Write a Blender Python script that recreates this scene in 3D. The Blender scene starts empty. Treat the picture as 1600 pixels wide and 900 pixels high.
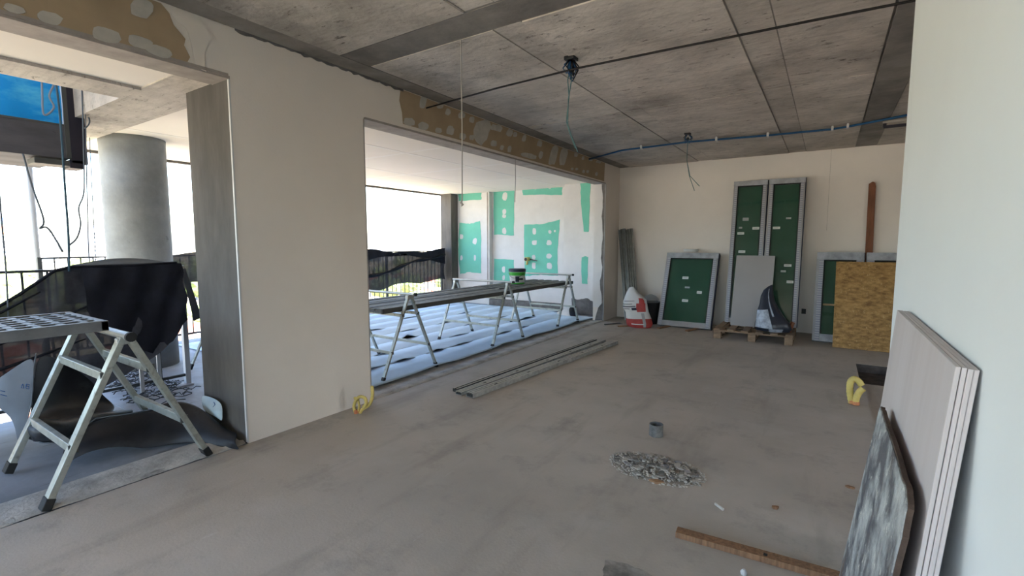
import bpy, bmesh, math, random
from mathutils import Vector, Matrix
from math import sin, cos, pi
random.seed(7)
SC = bpy.context.scene
COL = SC.collection

# ------------------------------------------------------------------ camera
CAM_H, PITCH, YAW, FPX = 1.40, 0.0925, 0.5818, 748.3
F0 = Vector((-sin(YAW), cos(YAW), 0)); CR = Vector((cos(YAW), sin(YAW), 0)); U0 = Vector((0, 0, 1))
CF = F0*cos(PITCH) - U0*sin(PITCH); CU = U0*cos(PITCH) + F0*sin(PITCH)
cam_d = bpy.data.cameras.new('camera'); cam = bpy.data.objects.new('camera', cam_d); COL.objects.link(cam)
m4 = Matrix((CR, CU, -CF)).transposed().to_4x4(); m4.translation = Vector((0, 0, CAM_H)); cam.matrix_world = m4
cam_d.sensor_width = 36; cam_d.lens = FPX/1600*36; cam_d.clip_start = 0.05; cam_d.clip_end = 6000
SC.camera = cam

# ------------------------------------------------------------------ world, sun, exposure
SC.view_settings.view_transform = 'Standard'; SC.view_settings.look = 'None'
SC.view_settings.exposure = 1.5; SC.view_settings.gamma = 1.0
w = bpy.data.worlds.new('sky'); SC.world = w; w.use_nodes = True
nt = w.node_tree; nt.nodes.clear()
sky = nt.nodes.new('ShaderNodeTexSky'); sky.sky_type = 'NISHITA'; sky.sun_disc = False
sky.sun_elevation = math.radians(52); sky.sun_rotation = math.radians(64); sky.air_density = 1.0; sky.dust_density = 2.5; sky.ozone_density = 1.2
bg = nt.nodes.new('ShaderNodeBackground'); bg.inputs['Strength'].default_value = 0.62
wo = nt.nodes.new('ShaderNodeOutputWorld')
nt.links.new(sky.outputs[0], bg.inputs['Color']); nt.links.new(bg.outputs[0], wo.inputs['Surface'])
sd = bpy.data.lights.new('sun', 'SUN'); so = bpy.data.objects.new('sun', sd); COL.objects.link(so)
sd.energy = 9.0; sd.angle = 0.009; sd.color = (1.0, 0.95, 0.86)
so.rotation_euler = Vector((-0.62, -0.30, -0.72)).normalized().to_track_quat('-Z', 'Y').to_euler()

# ------------------------------------------------------------------ helpers
def ray(x, y): return CF + CR*((x-800)/FPX) - CU*((y-450)/FPX)
def at(x, y, X=None, Y=None, Z=None):
    r = ray(x, y)
    t = (Z-CAM_H)/r.z if Z is not None else (X/r.x if X is not None else Y/r.y)
    return Vector((0, 0, CAM_H)) + r*t

class MB:
    def __init__(s): s.v = []; s.f = []; s.mi = []
    def add(s, vs, fs, mi=0):
        b = len(s.v); s.v += [Vector(v) for v in vs]; s.f += [tuple(b+i for i in f) for f in fs]; s.mi += [mi]*len(fs); return s
    def box(s, x0, x1, y0, y1, z0, z1, mi=0):
        vs = [(x, y, z) for z in (z0, z1) for y in (y0, y1) for x in (x0, x1)]
        return s.add(vs, [(0, 2, 3, 1), (4, 5, 7, 6), (0, 1, 5, 4), (2, 6, 7, 3), (0, 4, 6, 2), (1, 3, 7, 5)], mi)
    def hexa(s, b, t, mi=0):       # b, t: 4 points each, counter-clockwise seen from t
        return s.add(list(b)+list(t), [(3, 2, 1, 0), (4, 5, 6, 7), (0, 1, 5, 4), (1, 2, 6, 5), (2, 3, 7, 6), (3, 0, 4, 7)], mi)
    def bar(s, p, q, wd, h, up=(0, 0, 1), mi=0):
        p = Vector(p); q = Vector(q); d = (q-p).normalized(); up = Vector(up)
        if abs(d.dot(up)) > .98: up = Vector((0, 1, 0))
        sx = d.cross(up).normalized()*wd/2; sz = sx.cross(d).normalized()*h/2
        return s.hexa([p-sx-sz, p+sx-sz, p+sx+sz, p-sx+sz][::-1], [q-sx-sz, q+sx-sz, q+sx+sz, q-sx+sz][::-1], mi)
    def tube(s, pts, r, n=8, cap=True, mi=0):
        pts = [Vector(p) for p in pts]; b = len(s.v); N = len(pts); pr = None
        for i, p in enumerate(pts):
            d = (pts[min(i+1, N-1)]-pts[max(i-1, 0)]).normalized()
            if pr is None:
                pr = d.orthogonal().normalized()
            else:
                pr = (pr - d*pr.dot(d)).normalized()
            o = d.cross(pr); rr = r[i] if isinstance(r, (list, tuple)) else r
            for k in range(n):
                a = 2*pi*k/n; s.v.append(p + (pr*cos(a)+o*sin(a))*rr)
        for i in range(N-1):
            for k in range(n):
                k2 = (k+1) % n
                s.f.append((b+i*n+k, b+i*n+k2, b+(i+1)*n+k2, b+(i+1)*n+k)); s.mi.append(mi)
        if cap:
            s.f.append(tuple(b+k for k in range(n))[::-1]); s.f.append(tuple(b+(N-1)*n+k for k in range(n))); s.mi += [mi, mi]
        return s
    def lathe(s, c, prof, n=24, mi=0, cap=True):
        c = Vector(c); b = len(s.v)
        for r, z in prof:
            for k in range(n): s.v.append(c+Vector((r*cos(2*pi*k/n), r*sin(2*pi*k/n), z)))
        for i in range(len(prof)-1):
            for k in range(n):
                k2 = (k+1) % n; s.f.append((b+i*n+k, b+i*n+k2, b+(i+1)*n+k2, b+(i+1)*n+k)); s.mi.append(mi)
        if cap:
            s.f.append(tuple(b+k for k in range(n))[::-1]); s.f.append(tuple(b+(len(prof)-1)*n+k for k in range(n))); s.mi += [mi, mi]
        return s
    def plate(s, poly, th, mi=0):   # planar polygon (list of points) thickened by vector th
        th = Vector(th); n = len(poly); poly = [Vector(p) for p in poly]
        vs = poly+[p+th for p in poly]
        fs = [tuple(range(n))[::-1], tuple(range(n, 2*n))]+[(i, (i+1) % n, n+(i+1) % n, n+i) for i in range(n)]
        return s.add(vs, fs, mi)
    def grid(s, rows, mi=0, th=0.0):
        R = len(rows); Cn = len(rows[0]); b = len(s.v)
        for r in rows: s.v += [Vector(p) for p in r]
        for i in range(R-1):
            for j in range(Cn-1):
                s.f.append((b+i*Cn+j, b+i*Cn+j+1, b+(i+1)*Cn+j+1, b+(i+1)*Cn+j)); s.mi.append(mi)
        return s
    def build(s, name, mats, parent=None, smooth=False, bevel=0, solid=0, sub=0, loc=None):
        o_loc = Vector((0, 0, 0))
        if parent is not None: o_loc = base_of(parent)
        elif loc is not None: o_loc = Vector(loc)
        me = bpy.data.meshes.new(name)
        me.from_pydata([v-o_loc for v in s.v], [], s.f)
        if not isinstance(mats, (list, tuple)): mats = [mats]
        for m in mats: me.materials.append(m)
        for p, mi in zip(me.polygons, s.mi): p.material_index = mi; p.use_smooth = smooth
        bm = bmesh.new(); bm.from_mesh(me); bmesh.ops.remove_doubles(bm, verts=bm.verts, dist=1e-6) if sub or smooth else None
        bmesh.ops.recalc_face_normals(bm, faces=bm.faces); bm.to_mesh(me); bm.free()
        o = bpy.data.objects.new(name, me); COL.objects.link(o)
        if parent is not None: o.parent = parent; BASE[o.name] = o_loc
        else: o.location = o_loc; BASE[o.name] = o_loc
        if solid:
            md = o.modifiers.new('s', 'SOLIDIFY'); md.thickness = solid; md.offset = 0
        if sub:
            md = o.modifiers.new('u', 'SUBSURF'); md.levels = sub; md.render_levels = sub
        if bevel:
            md = o.modifiers.new('b', 'BEVEL'); md.width = bevel; md.segments = 2; md.limit_method = 'ANGLE'
        return o
BASE = {}
def base_of(o): return BASE[o.name]
def tag(o, label=None, cat=None, group=None, kind=None):
    if label: o['label'] = label
    if cat: o['category'] = cat
    if group: o['group'] = group
    if kind: o['kind'] = kind
    return o
def empty(name, loc, label, cat, group=None):
    o = bpy.data.objects.new(name, None); COL.objects.link(o); o.location = loc; o.empty_display_size = .1
    BASE[o.name] = Vector(loc)
    return tag(o, label, cat, group)
def struct(o, label=None): return tag(o, label, kind='structure')
def copy_tree(o, loc=None, parent=None):
    c = o.copy(); COL.objects.link(c)
    if parent is not None: c.parent = parent
    if loc is not None: c.location = loc
    for ch in list(o.children): copy_tree(ch, None, c)
    return c

# ------------------------------------------------------------------ materials
def mat(name, c, rough=.7, metal=0, var=.0, scale=3, bump=0, bscale=40, c2=None, spec=.3, alpha=1, detail=6, stretch=(1, 1, 1), thr=(.35, .65), rnd=0):
    m = bpy.data.materials.new(name); m.use_nodes = True; n = m.node_tree; p = n.nodes['Principled BSDF']
    p.inputs['Roughness'].default_value = rough; p.inputs['Metallic'].default_value = metal
    p.inputs['Specular IOR Level'].default_value = spec; p.inputs['Alpha'].default_value = alpha
    c = tuple(c)
    p.inputs['Base Color'].default_value = c+(1,)
    tc = n.nodes.new('ShaderNodeTexCoord'); mp = n.nodes.new('ShaderNodeMapping'); mp.inputs['Scale'].default_value = stretch
    n.links.new(tc.outputs['Object'], mp.inputs['Vector'])
    out = None
    if var or c2:
        ns = n.nodes.new('ShaderNodeTexNoise'); ns.inputs['Scale'].default_value = scale; ns.inputs['Detail'].default_value = detail; ns.inputs['Roughness'].default_value = .62
        n.links.new(mp.outputs[0], ns.inputs['Vector'])
        rp = n.nodes.new('ShaderNodeValToRGB'); rp.color_ramp.elements[0].position = thr[0]; rp.color_ramp.elements[1].position = thr[1]
        a = tuple(max(0, x*(1-var)) for x in c); b = c2 or tuple(min(1, x*(1+var)) for x in c)
        if c2: a = c
        rp.color_ramp.elements[0].color = a+(1,); rp.color_ramp.elements[1].color = tuple(b)+(1,)
        n.links.new(ns.outputs['Fac'], rp.inputs[0]); out = rp.outputs[0]
        m['_'] = 0
        n.links.new(out, p.inputs['Base Color'])
    if bump:
        nb = n.nodes.new('ShaderNodeTexNoise'); nb.inputs['Scale'].default_value = bscale; nb.inputs['Detail'].default_value = 5
        n.links.new(mp.outputs[0], nb.inputs['Vector'])
        bp = n.nodes.new('ShaderNodeBump'); bp.inputs['Strength'].default_value = bump; bp.inputs['Distance'].default_value = .01
        n.links.new(nb.outputs['Fac'], bp.inputs['Height']); n.links.new(bp.outputs[0], p.inputs['Normal'])
    return m
def overlay(m, c, scale, lo, hi, detail=8, stretch=(1, 1, 1), amt=1.0, rough=.6, kind='noise'):
    """lay a second stain of colour c over the base colour of m"""
    n = m.node_tree; p = n.nodes['Principled BSDF']; inp = p.inputs['Base Color']
    tc = n.nodes.new('ShaderNodeTexCoord'); mp = n.nodes.new('ShaderNodeMapping'); mp.inputs['Scale'].default_value = stretch
    n.links.new(tc.outputs['Object'], mp.inputs['Vector'])
    if kind == 'noise':
        ns = n.nodes.new('ShaderNodeTexNoise'); ns.inputs['Scale'].default_value = scale; ns.inputs['Detail'].default_value = detail; ns.inputs['Roughness'].default_value = rough; o = ns.outputs['Fac']
    else:
        ns = n.nodes.new('ShaderNodeTexVoronoi'); ns.inputs['Scale'].default_value = scale; o = ns.outputs['Distance']
    n.links.new(mp.outputs[0], ns.inputs['Vector'])
    mr = n.nodes.new('ShaderNodeMapRange'); mr.inputs['From Min'].default_value = lo; mr.inputs['From Max'].default_value = hi; mr.inputs['To Max'].default_value = amt
    n.links.new(o, mr.inputs['Value'])
    mx = n.nodes.new('ShaderNodeMix'); mx.data_type = 'RGBA'; mx.inputs['B'].default_value = tuple(c)+(1,)
    if inp.is_linked: n.links.new(inp.links[0].from_socket, mx.inputs['A'])
    else: mx.inputs['A'].default_value = inp.default_value
    n.links.new(mr.outputs[0], mx.inputs['Factor']); n.links.new(mx.outputs['Result'], inp)
    return m
def objrand(m, amt):
    n = m.node_tree; p = n.nodes['Principled BSDF']; inp = p.inputs['Base Color']
    oi = n.nodes.new('ShaderNodeObjectInfo'); mr = n.nodes.new('ShaderNodeMapRange'); mr.inputs['To Min'].default_value = 1-amt; mr.inputs['To Max'].default_value = 1+amt
    n.links.new(oi.outputs['Random'], mr.inputs['Value'])
    hs = n.nodes.new('ShaderNodeHueSaturation')
    if inp.is_linked: n.links.new(inp.links[0].from_socket, hs.inputs['Color'])
    else: hs.inputs['Color'].default_value = inp.default_value
    n.links.new(mr.outputs[0], hs.inputs['Value']); n.links.new(hs.outputs[0], inp)
    return m

M = {}
M['screed'] = mat('screed', (.43, .38, .325), .7, var=.16, scale=.7, bump=.10, bscale=70, thr=(.3, .7))
overlay(M['screed'], (.54, .51, .47), 1.7, .55, .8, amt=.5); overlay(M['screed'], (.22, .20, .18), 2.6, .53, .72, amt=.55, rough=.75); overlay(M['screed'], (.24, .21, .18), 1.1, .54, .74, amt=.6, stretch=(3, .5, 1), detail=9); overlay(M['screed'], (.62, .59, .55), 2.2, .64, .7, amt=.35, stretch=(4, .7, 1), rough=.8); overlay(M['screed'], (.15, .14, .12), 30, .72, .76, amt=.6)
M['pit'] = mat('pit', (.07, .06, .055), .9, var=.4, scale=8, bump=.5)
M['concrete'] = mat('concrete', (.52, .465, .41), .85, var=.34, scale=1.6, bump=.7, bscale=18, thr=(.3, .7))
overlay(M['concrete'], (.54, .49, .43), 2.2, .5, .75, amt=.6, stretch=(1, 3, 1)); overlay(M['concrete'], (.26, .225, .19), 3.5, .50, .72, amt=.6, stretch=(.7, 7, 1), rough=.75); overlay(M['concrete'], (.10, .08, .065), 6.5, .585, .64, amt=.9, stretch=(1, 2.6, 1), rough=.8)
overlay(M['concrete'], (.20, .18, .16), 1.1, .52, .75, amt=.75, rough=.8)
objrand(M['concrete'], .10)
M['stain'] = mat('stain', (.15, .135, .12), .8, var=.3, scale=9, c2=(.36, .33, .29), thr=(.4, .65))
M['concrete_dark'] = mat('concrete_dark', (.21, .19, .17), .85, var=.35, scale=2, bump=.35, bscale=18); overlay(M['concrete_dark'], (.22, .2, .18), 5, .58, .7, amt=.5, stretch=(1, 3, 1)); objrand(M['concrete_dark'], .15)
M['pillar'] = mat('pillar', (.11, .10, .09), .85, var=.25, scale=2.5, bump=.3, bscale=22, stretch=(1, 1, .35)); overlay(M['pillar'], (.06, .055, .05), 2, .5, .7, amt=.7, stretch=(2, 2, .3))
M['column'] = mat('column', (.27, .28, .285), .8, var=.2, scale=2.2, bump=.25, bscale=30); overlay(M['column'], (.14, .14, .14), 7, .66, .72, amt=.6); overlay(M['column'], (.2, .2, .2), 1.6, .55, .75, amt=.6, stretch=(1, 1, .4))
M['plaster'] = mat('plaster', (.74, .67, .60), .85, var=.03, scale=1.2, bump=.08, bscale=60); overlay(M['plaster'], (.66, .60, .53), .9, .5, .8, amt=.5)
M['plaster_back'] = mat('plaster_back', (.76, .70, .645), .85, var=.04, scale=1.0, bump=.08, bscale=60); overlay(M['plaster_back'], (.70, .65, .60), .7, .45, .75, amt=.7)
M['plaster_right'] = mat('plaster_right', (.73, .76, .76), .8, var=.02, scale=1.0, bump=.05, bscale=60)
M['soffit'] = mat('soffit', (.80, .73, .65), .8, var=.02, scale=1)
M['joint'] = mat('joint', (.84, .78, .72), .8)
M['bead'] = mat('bead', (.33, .29, .26), .7, var=.15, scale=8)
M['drywall'] = mat('drywall', (.37, .275, .175), .85, var=.08, scale=3)
M['filler'] = mat('filler', (.46, .43, .38), .85, var=.1, scale=9, bump=.1)
M['white_filler'] = mat('white_filler', (.66, .64, .625), .85, var=.04, scale=4, bump=.1)
M['green_board'] = mat('green_board', (.16, .50, .38), .8, var=.05, scale=3)
M['green_trans'] = mat('green_trans', (.38, .62, .53), .8, var=.08, scale=9)
M['mortar'] = mat('mortar', (.15, .14, .135), .9, var=.25, scale=8, bump=.5)
M['alu'] = mat('alu', (.40, .415, .375), .45, metal=.6, var=.15, scale=14); overlay(M['alu'], (.18, .175, .15), 16, .56, .70, amt=.8)
M['alu_bright'] = mat('alu_bright', (.48, .50, .50), .38, metal=.85, var=.1, scale=10)
M['galv'] = mat('galv', (.40, .40, .38), .5, metal=.25, var=.25, scale=16)
M['deck'] = mat('deck', (.15, .15, .142), .7, metal=.25, var=.25, scale=14, stretch=(3, 1, 1)); overlay(M['deck'], (.36, .36, .34), 9, .60, .70, amt=.5); objrand(M['deck'], .25)
M['rubber'] = mat('rubber', (.02, .02, .02), .6)
M['rail'] = mat('rail', (.05, .055, .06), .5, metal=.2)
M['rail_pale'] = mat('rail_pale', (.36, .38, .42), .5)
M['mesh'] = mat('mesh', (.05, .052, .065), .8, var=.3, scale=9, alpha=.994)
M['mesh_far'] = mat('mesh_far', (.05, .05, .06), .8, var=.3, scale=9, alpha=.988)
M['mesh_solid'] = mat('mesh_solid', (.010, .011, .018), .85, var=.3, scale=9)
M['membrane'] = mat('membrane', (.014, .014, .017), .45, var=.4, scale=5, bump=.1, bscale=12); overlay(M['membrane'], (.09, .09, .095), 3, .6, .75, amt=.5)
M['membrane_sheen'] = mat('membrane_sheen', (.035, .036, .04), .35, var=.4, scale=7, stretch=(3, 1, 3), bump=.3, bscale=9)  # lighter copy of membrane, the roll's sheen put into the colour
M['strip_dk'] = mat('gap_dark', (.03, .03, .033), .7)
M['alu_dull'] = mat('alu_dull', (.17, .175, .18), .5, metal=.3, var=.15, scale=10)
M['membrane_back'] = mat('membrane_back', (.13, .15, .175), .6, var=.08, scale=6)
M['mat_felt'] = mat('mat_felt', (.45, .56, .68), .8, var=.06, scale=4, bump=.15, bscale=14); overlay(M['mat_felt'], (.3, .33, .38), 5, .64, .75, amt=.5)
M['mat_edge'] = mat('mat_edge', (.03, .035, .045), .9)
M['balc_floor'] = mat('balc_floor', (.22, .24, .28), .6, var=.18, scale=2.5, bump=.2, bscale=20); overlay(M['balc_floor'], (.09, .09, .10), 8, .62, .68, amt=.8, stretch=(1, .3, 1)); overlay(M['balc_floor'], (.15, .14, .13), 1.4, .5, .7, amt=.6)
M['sill'] = mat('sill', (.42, .40, .37), .85, var=.25, scale=6, bump=.5, bscale=40); overlay(M['sill'], (.08, .075, .07), 10, .6, .68, amt=.7, stretch=(1, .3, 1))
M['blue'] = mat('blue', (.0, .30, .80), .4, var=.25, scale=3, c2=(.12, .62, .95), bump=.8, bscale=5, thr=(.45, .75), stretch=(1, 1, 2.5))
M['formwork'] = mat('formwork', (.085, .083, .095), .8, var=.25, scale=7, bump=.2, stretch=(1, .25, 1)); overlay(M['formwork'], (.03, .03, .04), 11, .64, .7, amt=.8)
M['steel_dark'] = mat('steel_dark', (.022, .02, .032), .55)
M['steel_grey'] = mat('steel_grey', (.07, .072, .07), .55)
M['rope'] = mat('rope', (.13, .15, .18), .9); M['rope_teal'] = mat('rope_teal', (.05, .10, .14), .8); M['rope_white'] = mat('rope_white', (.25, .30, .38), .9)
M['black_cable'] = mat('black_cable', (.012, .010, .010), .5); M['blue_conduit'] = mat('blue_conduit', (.012, .07, .17), .45); M['cord'] = mat('cord', (.35, .32, .29), .8); M['teal_cable'] = mat('teal_cable', (.10, .18, .19), .7)
M['white'] = mat('white', (.58, .58, .57), .5, var=.03, scale=4)
M['red'] = mat('red', (.36, .05, .045), .55, var=.15, scale=8)
M['navy'] = mat('navy', (.02, .025, .05), .5)
M['green_ink'] = mat('green_ink', (.05, .36, .04), .5)
M['glass_green'] = mat('glass_green', (.035, .095, .062), .07, spec=.7, alpha=.82)
M['frame_grey'] = mat('frame_grey', (.33, .325, .33), .55, var=.1, scale=5)
M['wrap'] = mat('wrap', (.36, .37, .40), .35, var=.25, scale=9, bump=.4, bscale=14, spec=.6)
M['osb'] = mat('osb', (.17, .09, .028), .7, c2=(.42, .245, .085), scale=13, thr=(.3, .7), stretch=(1, 1, 2.2), bump=.2, bscale=50, detail=3); overlay(M['osb'], (.50, .33, .15), 24, .62, .7, amt=.6, stretch=(2.2, 1, 1), detail=2); overlay(M['osb'], (.12, .06, .02), 38, .66, .74, amt=.5, detail=2)
M['wood'] = mat('wood', (.30, .18, .10), .7, var=.3, scale=6, stretch=(1, 1, 8), bump=.2)
M['wood_batten'] = mat('wood_batten', (.24, .13, .07), .7, var=.3, scale=8, stretch=(8, 8, 1), bump=.2)
M['wood_red'] = mat('wood_red', (.19, .075, .038), .65, var=.2, scale=7, stretch=(4, 4, .6))
M['pallet'] = mat('pallet', (.23, .155, .10), .8, var=.3, scale=9, stretch=(.6, 4, 4), bump=.2); objrand(M['pallet'], .2)
M['board_grey'] = mat('board_grey', (.33, .31, .305), .7, var=.03, scale=2)
M['board_pale'] = mat('board_pale', (.53, .475, .465), .6, var=.05, scale=2, stretch=(1, 2.5, .15)); overlay(M['board_pale'], (.60, .56, .56), 2.5, .5, .7, amt=.5, stretch=(1, 3, .2)); objrand(M['board_pale'], .06)
M['board_edge'] = mat('board_edge', (.38, .34, .32), .8, var=.2, scale=20)
M['slab'] = mat('slab', (.10, .10, .11), .6, c2=(.42, .43, .42), scale=8, thr=(.42, .60), stretch=(1.1, 1.1, .95), bump=1.0, bscale=26, detail=10); overlay(M['slab'], (.11, .065, .035), 4, .54, .68, amt=.8, stretch=(1.2, 1.2, .7)); overlay(M['slab'], (.66, .66, .60), 15, .57, .63, amt=.8, rough=.8); overlay(M['slab'], (.30, .32, .14), 6, .68, .78, amt=.5)
M['slab_edge'] = mat('slab_edge', (.075, .05, .038), .85, var=.3, scale=14, bump=.4)
M['yellow'] = mat('yellow', (.60, .46, .14), .5, var=.12, scale=12); M['orange'] = mat('orange', (.55, .20, .09), .5)
M['rubble'] = mat('rubble', (.26, .24, .21), .9, var=.35, scale=12, bump=.3); objrand(M['rubble'], .5)
M['ring'] = mat('ring', (.17, .17, .165), .6, metal=.3, var=.3, scale=20)
M['black_plastic'] = mat('black_plastic', (.018, .018, .02), .45)
M['clear_plastic'] = mat('clear_plastic', (.30, .32, .33), .2, alpha=.5, spec=.6)
M['silver_bag'] = mat('silver_bag', (.30, .33, .38), .4, var=.4, scale=14, bump=.4, bscale=20)
M['black_bag'] = mat('black_bag', (.018, .022, .035), .3, spec=.6)
M['paper_blue'] = mat('paper_blue', (.50, .62, .68), .7, var=.1, scale=8); M['ink_blue'] = mat('ink_blue', (.03, .10, .28), .6)
M['debris_mesh'] = mat('debris_mesh', (.03, .035, .04), .7)
M['roof'] = mat('roof', (.40, .15, .09), .9, var=.2, scale=.8); objrand(M['roof'], .25)
M['housewall'] = mat('housewall', (.62, .57, .52), .9, var=.08, scale=.3); objrand(M['housewall'], .15)
M['towerwall'] = mat('towerwall', (.62, .62, .64), .9, var=.05, scale=.1); objrand(M['towerwall'], .15)
M['towerblue'] = mat('towerblue', (.12, .26, .55), .6); M['towerorange'] = mat('towerorange', (.70, .33, .18), .7); M['window_dark'] = mat('window_dark', (.10, .13, .17), .2)
M['leaf'] = mat('leaf', (.20, .28, .10), .9, c2=(.40, .46, .20), scale=.6, thr=(.35, .65)); objrand(M['leaf'], .3)
M['trunk'] = mat('trunk', (.12, .08, .05), .9)
M['city'] = mat('city', (.30, .30, .16), .95, c2=(.62, .52, .42), scale=.035, thr=(.42, .6)); overlay(M['city'], (.45, .2, .13), .09, .58, .64, amt=.8)

# tape with repeated small print on window stiles
def tape_material():
    m = mat('tape', (.50, .50, .54), .5); n = m.node_tree; p = n.nodes['Principled BSDF']
    tc = n.nodes.new('ShaderNodeTexCoord'); sp = n.nodes.new('ShaderNodeSeparateXYZ'); n.links.new(tc.outputs['Object'], sp.inputs[0])
    mu = n.nodes.new('ShaderNodeMath'); mu.operation = 'MULTIPLY'; mu.inputs[1].default_value = 30; n.links.new(sp.outputs['Z'], mu.inputs[0])
    fr = n.nodes.new('ShaderNodeMath'); fr.operation = 'FRACT'; n.links.new(mu.outputs[0], fr.inputs[0])
    gt = n.nodes.new('ShaderNodeMath'); gt.operation = 'GREATER_THAN'; gt.inputs[1].default_value = .62; n.links.new(fr.outputs[0], gt.inputs[0])
    mx = n.nodes.new('ShaderNodeMix'); mx.data_type = 'RGBA'; mx.inputs['A'].default_value = (.42, .42, .45, 1); mx.inputs['B'].default_value = (.25, .25, .31, 1)
    n.links.new(gt.outputs[0], mx.inputs['Factor']); n.links.new(mx.outputs['Result'], p.inputs['Base Color']); return m
M['tape'] = tape_material()

XL = -3.337; YB = 8.76; ZC = 2.81; XR = .25; ZB = 2.56
# ================================================================== STRUCTURE
def ragged0(pts, k=4, j=3):
    out = []
    for i in range(len(pts)):
        a = pts[i]; b = pts[(i+1) % len(pts)]
        for t in range(k): out.append((a[0]+(b[0]-a[0])*t/k+random.uniform(-j, j), a[1]+(b[1]-a[1])*t/k+random.uniform(-j, j)*.6))
    return out
# floor: cell height-field so that the recesses are real
def cells(xs, ys, zf, zb):
    b = MB(); nx = len(xs)-1; ny = len(ys)-1
    Z = [[zf((xs[i]+xs[i+1])/2, (ys[j]+ys[j+1])/2) for j in range(ny)] for i in range(nx)]
    for i in range(nx):
        for j in range(ny):
            z = Z[i][j]; b.add([(xs[i], ys[j], z), (xs[i+1], ys[j], z), (xs[i+1], ys[j+1], z), (xs[i], ys[j+1], z)], [(0, 1, 2, 3)])
            if i+1 < nx and Z[i+1][j] != z:
                q = Z[i+1][j]; b.add([(xs[i+1], ys[j], z), (xs[i+1], ys[j], q), (xs[i+1], ys[j+1], q), (xs[i+1], ys[j+1], z)], [(0, 1, 2, 3)])
            if j+1 < ny and Z[i][j+1] != z:
                q = Z[i][j+1]; b.add([(xs[i], ys[j+1], z), (xs[i+1], ys[j+1], z), (xs[i+1], ys[j+1], q), (xs[i], ys[j+1], q)], [(0, 1, 2, 3)])
    b.add([(xs[0], ys[0], zb), (xs[-1], ys[0], zb), (xs[-1], ys[-1], zb), (xs[0], ys[-1], zb)], [(3, 2, 1, 0)])
    return b
def fz(x, y):
    if .34 < x < 1.6 and 5.95 < y < 6.82: return -.10
    if .37 < x < 1.6 and 3.2 < y < 5.95: return -.02
    return 0.0
fl = cells([XL, .34, .37, 1.6, 4.5], [-4.5, 3.2, 5.95, 6.82, YB+.15], fz, -.28).build('floor', M['screed']); struct(fl)
pitb = MB().box(.3405, 1.599, 5.9505, 6.8195, -.105, -.094).box(.3405, 1.599, 6.812, 6.8195, -.1, -.002).box(.3405, .348, 5.951, 6.8195, -.1, -.002).build('recess_shade', M['pit'], fl)  # dark inner faces paint the shade of the recess, not a separate lining
MB().plate([(lambda q: (q.x, q.y, .0012))(at(x, y, Z=0)) for x, y in ragged0([(946, 876), (975, 880), (1010, 893), (1030, 915), (950, 930), (940, 905)])], (0, 0, .0008)).build('stain', M['stain'], fl)

# ceiling slab with formwork panels
ce = MB().box(XL-.25, 4.5, -4.5, YB+.15, ZC, ZC+.25).build('ceiling', M['concrete_dark']); struct(ce)
xs_c = [(-3.12, -1.93), (-1.70, -.585), (-.35, .255), (.51, 2.2), (2.22, 4.4)]
ys_c = [(-4.4, -2.2), (-2.18, .0), (.02, 2.40), (2.70, 5.06), (5.075, 6.95), (6.96, 8.74)]
for (a, b_) in xs_c:
    for (c, d) in ys_c:
        dz = random.uniform(.004, .012)
        MB().box(a, b_, c, d, ZC-dz, ZC+.001).build('formwork_panel', M['concrete'], ce)
for (a, b_) in [(-1.92, -1.71), (-.575, -.36)]:
    for (c, d) in [(2.70, 5.06), (5.075, 8.74), (-2.0, 2.40)]:
        MB().box(a, b_, c, d, ZC-random.uniform(.001, .004), ZC+.001).build('formwork_strip', M['concrete'], ce)
MB().box(-3.3, 4.4, 2.42, 2.68, ZC-.003, ZC+.001).build('formwork_strip', M['concrete_dark'], ce)
MB().box(.27, .50, 2.75, 6.9, ZC-.02, ZC+.001).build('formwork_strip', M['concrete_dark'], ce)
MB().box(-3.32, -3.13, -1, 8.7, ZC-.006, ZC+.001).build('formwork_strip', M['concrete_dark'], ce)

# left wall: pier between the openings, lintels, end return
wl = MB()
wl.box(XL-.2, XL, 1.70, 2.79, 0, ZC)                      # pier
wl.box(XL-.2, XL, -4.5, 1.70, 2.49, ZC)                   # lintel over first opening
wl.box(XL-.2, XL, 2.79, 8.07, 2.465, ZC)                  # lintel over second opening
wl.box(XL-.2, XL, 8.07, YB, 0, ZC)                        # end return
wl = wl.build('wall_left', M['plaster']); struct(wl)
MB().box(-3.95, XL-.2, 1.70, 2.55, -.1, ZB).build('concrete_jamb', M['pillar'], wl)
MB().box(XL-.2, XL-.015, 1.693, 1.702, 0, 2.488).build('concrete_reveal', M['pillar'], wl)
MB().box(XL-.014, XL+.003, 1.692, 1.702, 0.01, 2.49).build('corner_bead', M['white'], wl)
MB().box(XL-.21, XL+.006, -4.5, 1.70, 2.472, 2.492).build('lintel_soffit', M['bead'], wl)
MB().box(XL-.02, XL+.009, -4.5, 1.69, 2.485, 2.505).build('corner_bead', M['bead'], wl)
MB().box(XL-.21, XL+.006, 2.80, 8.07, 2.448, 2.467).build('lintel_soffit', M['bead'], wl)
MB().box(XL-.2, XL+.004, 2.783, 2.792, 0.0, 2.45).build('corner_bead', M['bead'], wl)
# raw mortar on the jamb at the far end of the second opening
MB().box(XL-.2, XL, 8.064, 8.069, .25, 2.45).build('jamb_skim', M['white_filler'], wl)
rg = [(i/30*2.45, .045+.015*sin(i*.9)+random.uniform(-.014, .014)+(.12*max(0, 1-i/4))) for i in range(31)]
MB().plate([(XL+.0, 8.063, 2.45), (XL+.0, 8.063, 0.0)]+[(XL-wd, 8.063, z) for z, wd in rg], (0, -.003, 0)).build('raw_mortar', M['mortar'], wl)
MB().box(XL-.002, XL+.006, 8.060, 8.10, .02, 2.45).build('corner_bead', M['white'], wl)
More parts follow.
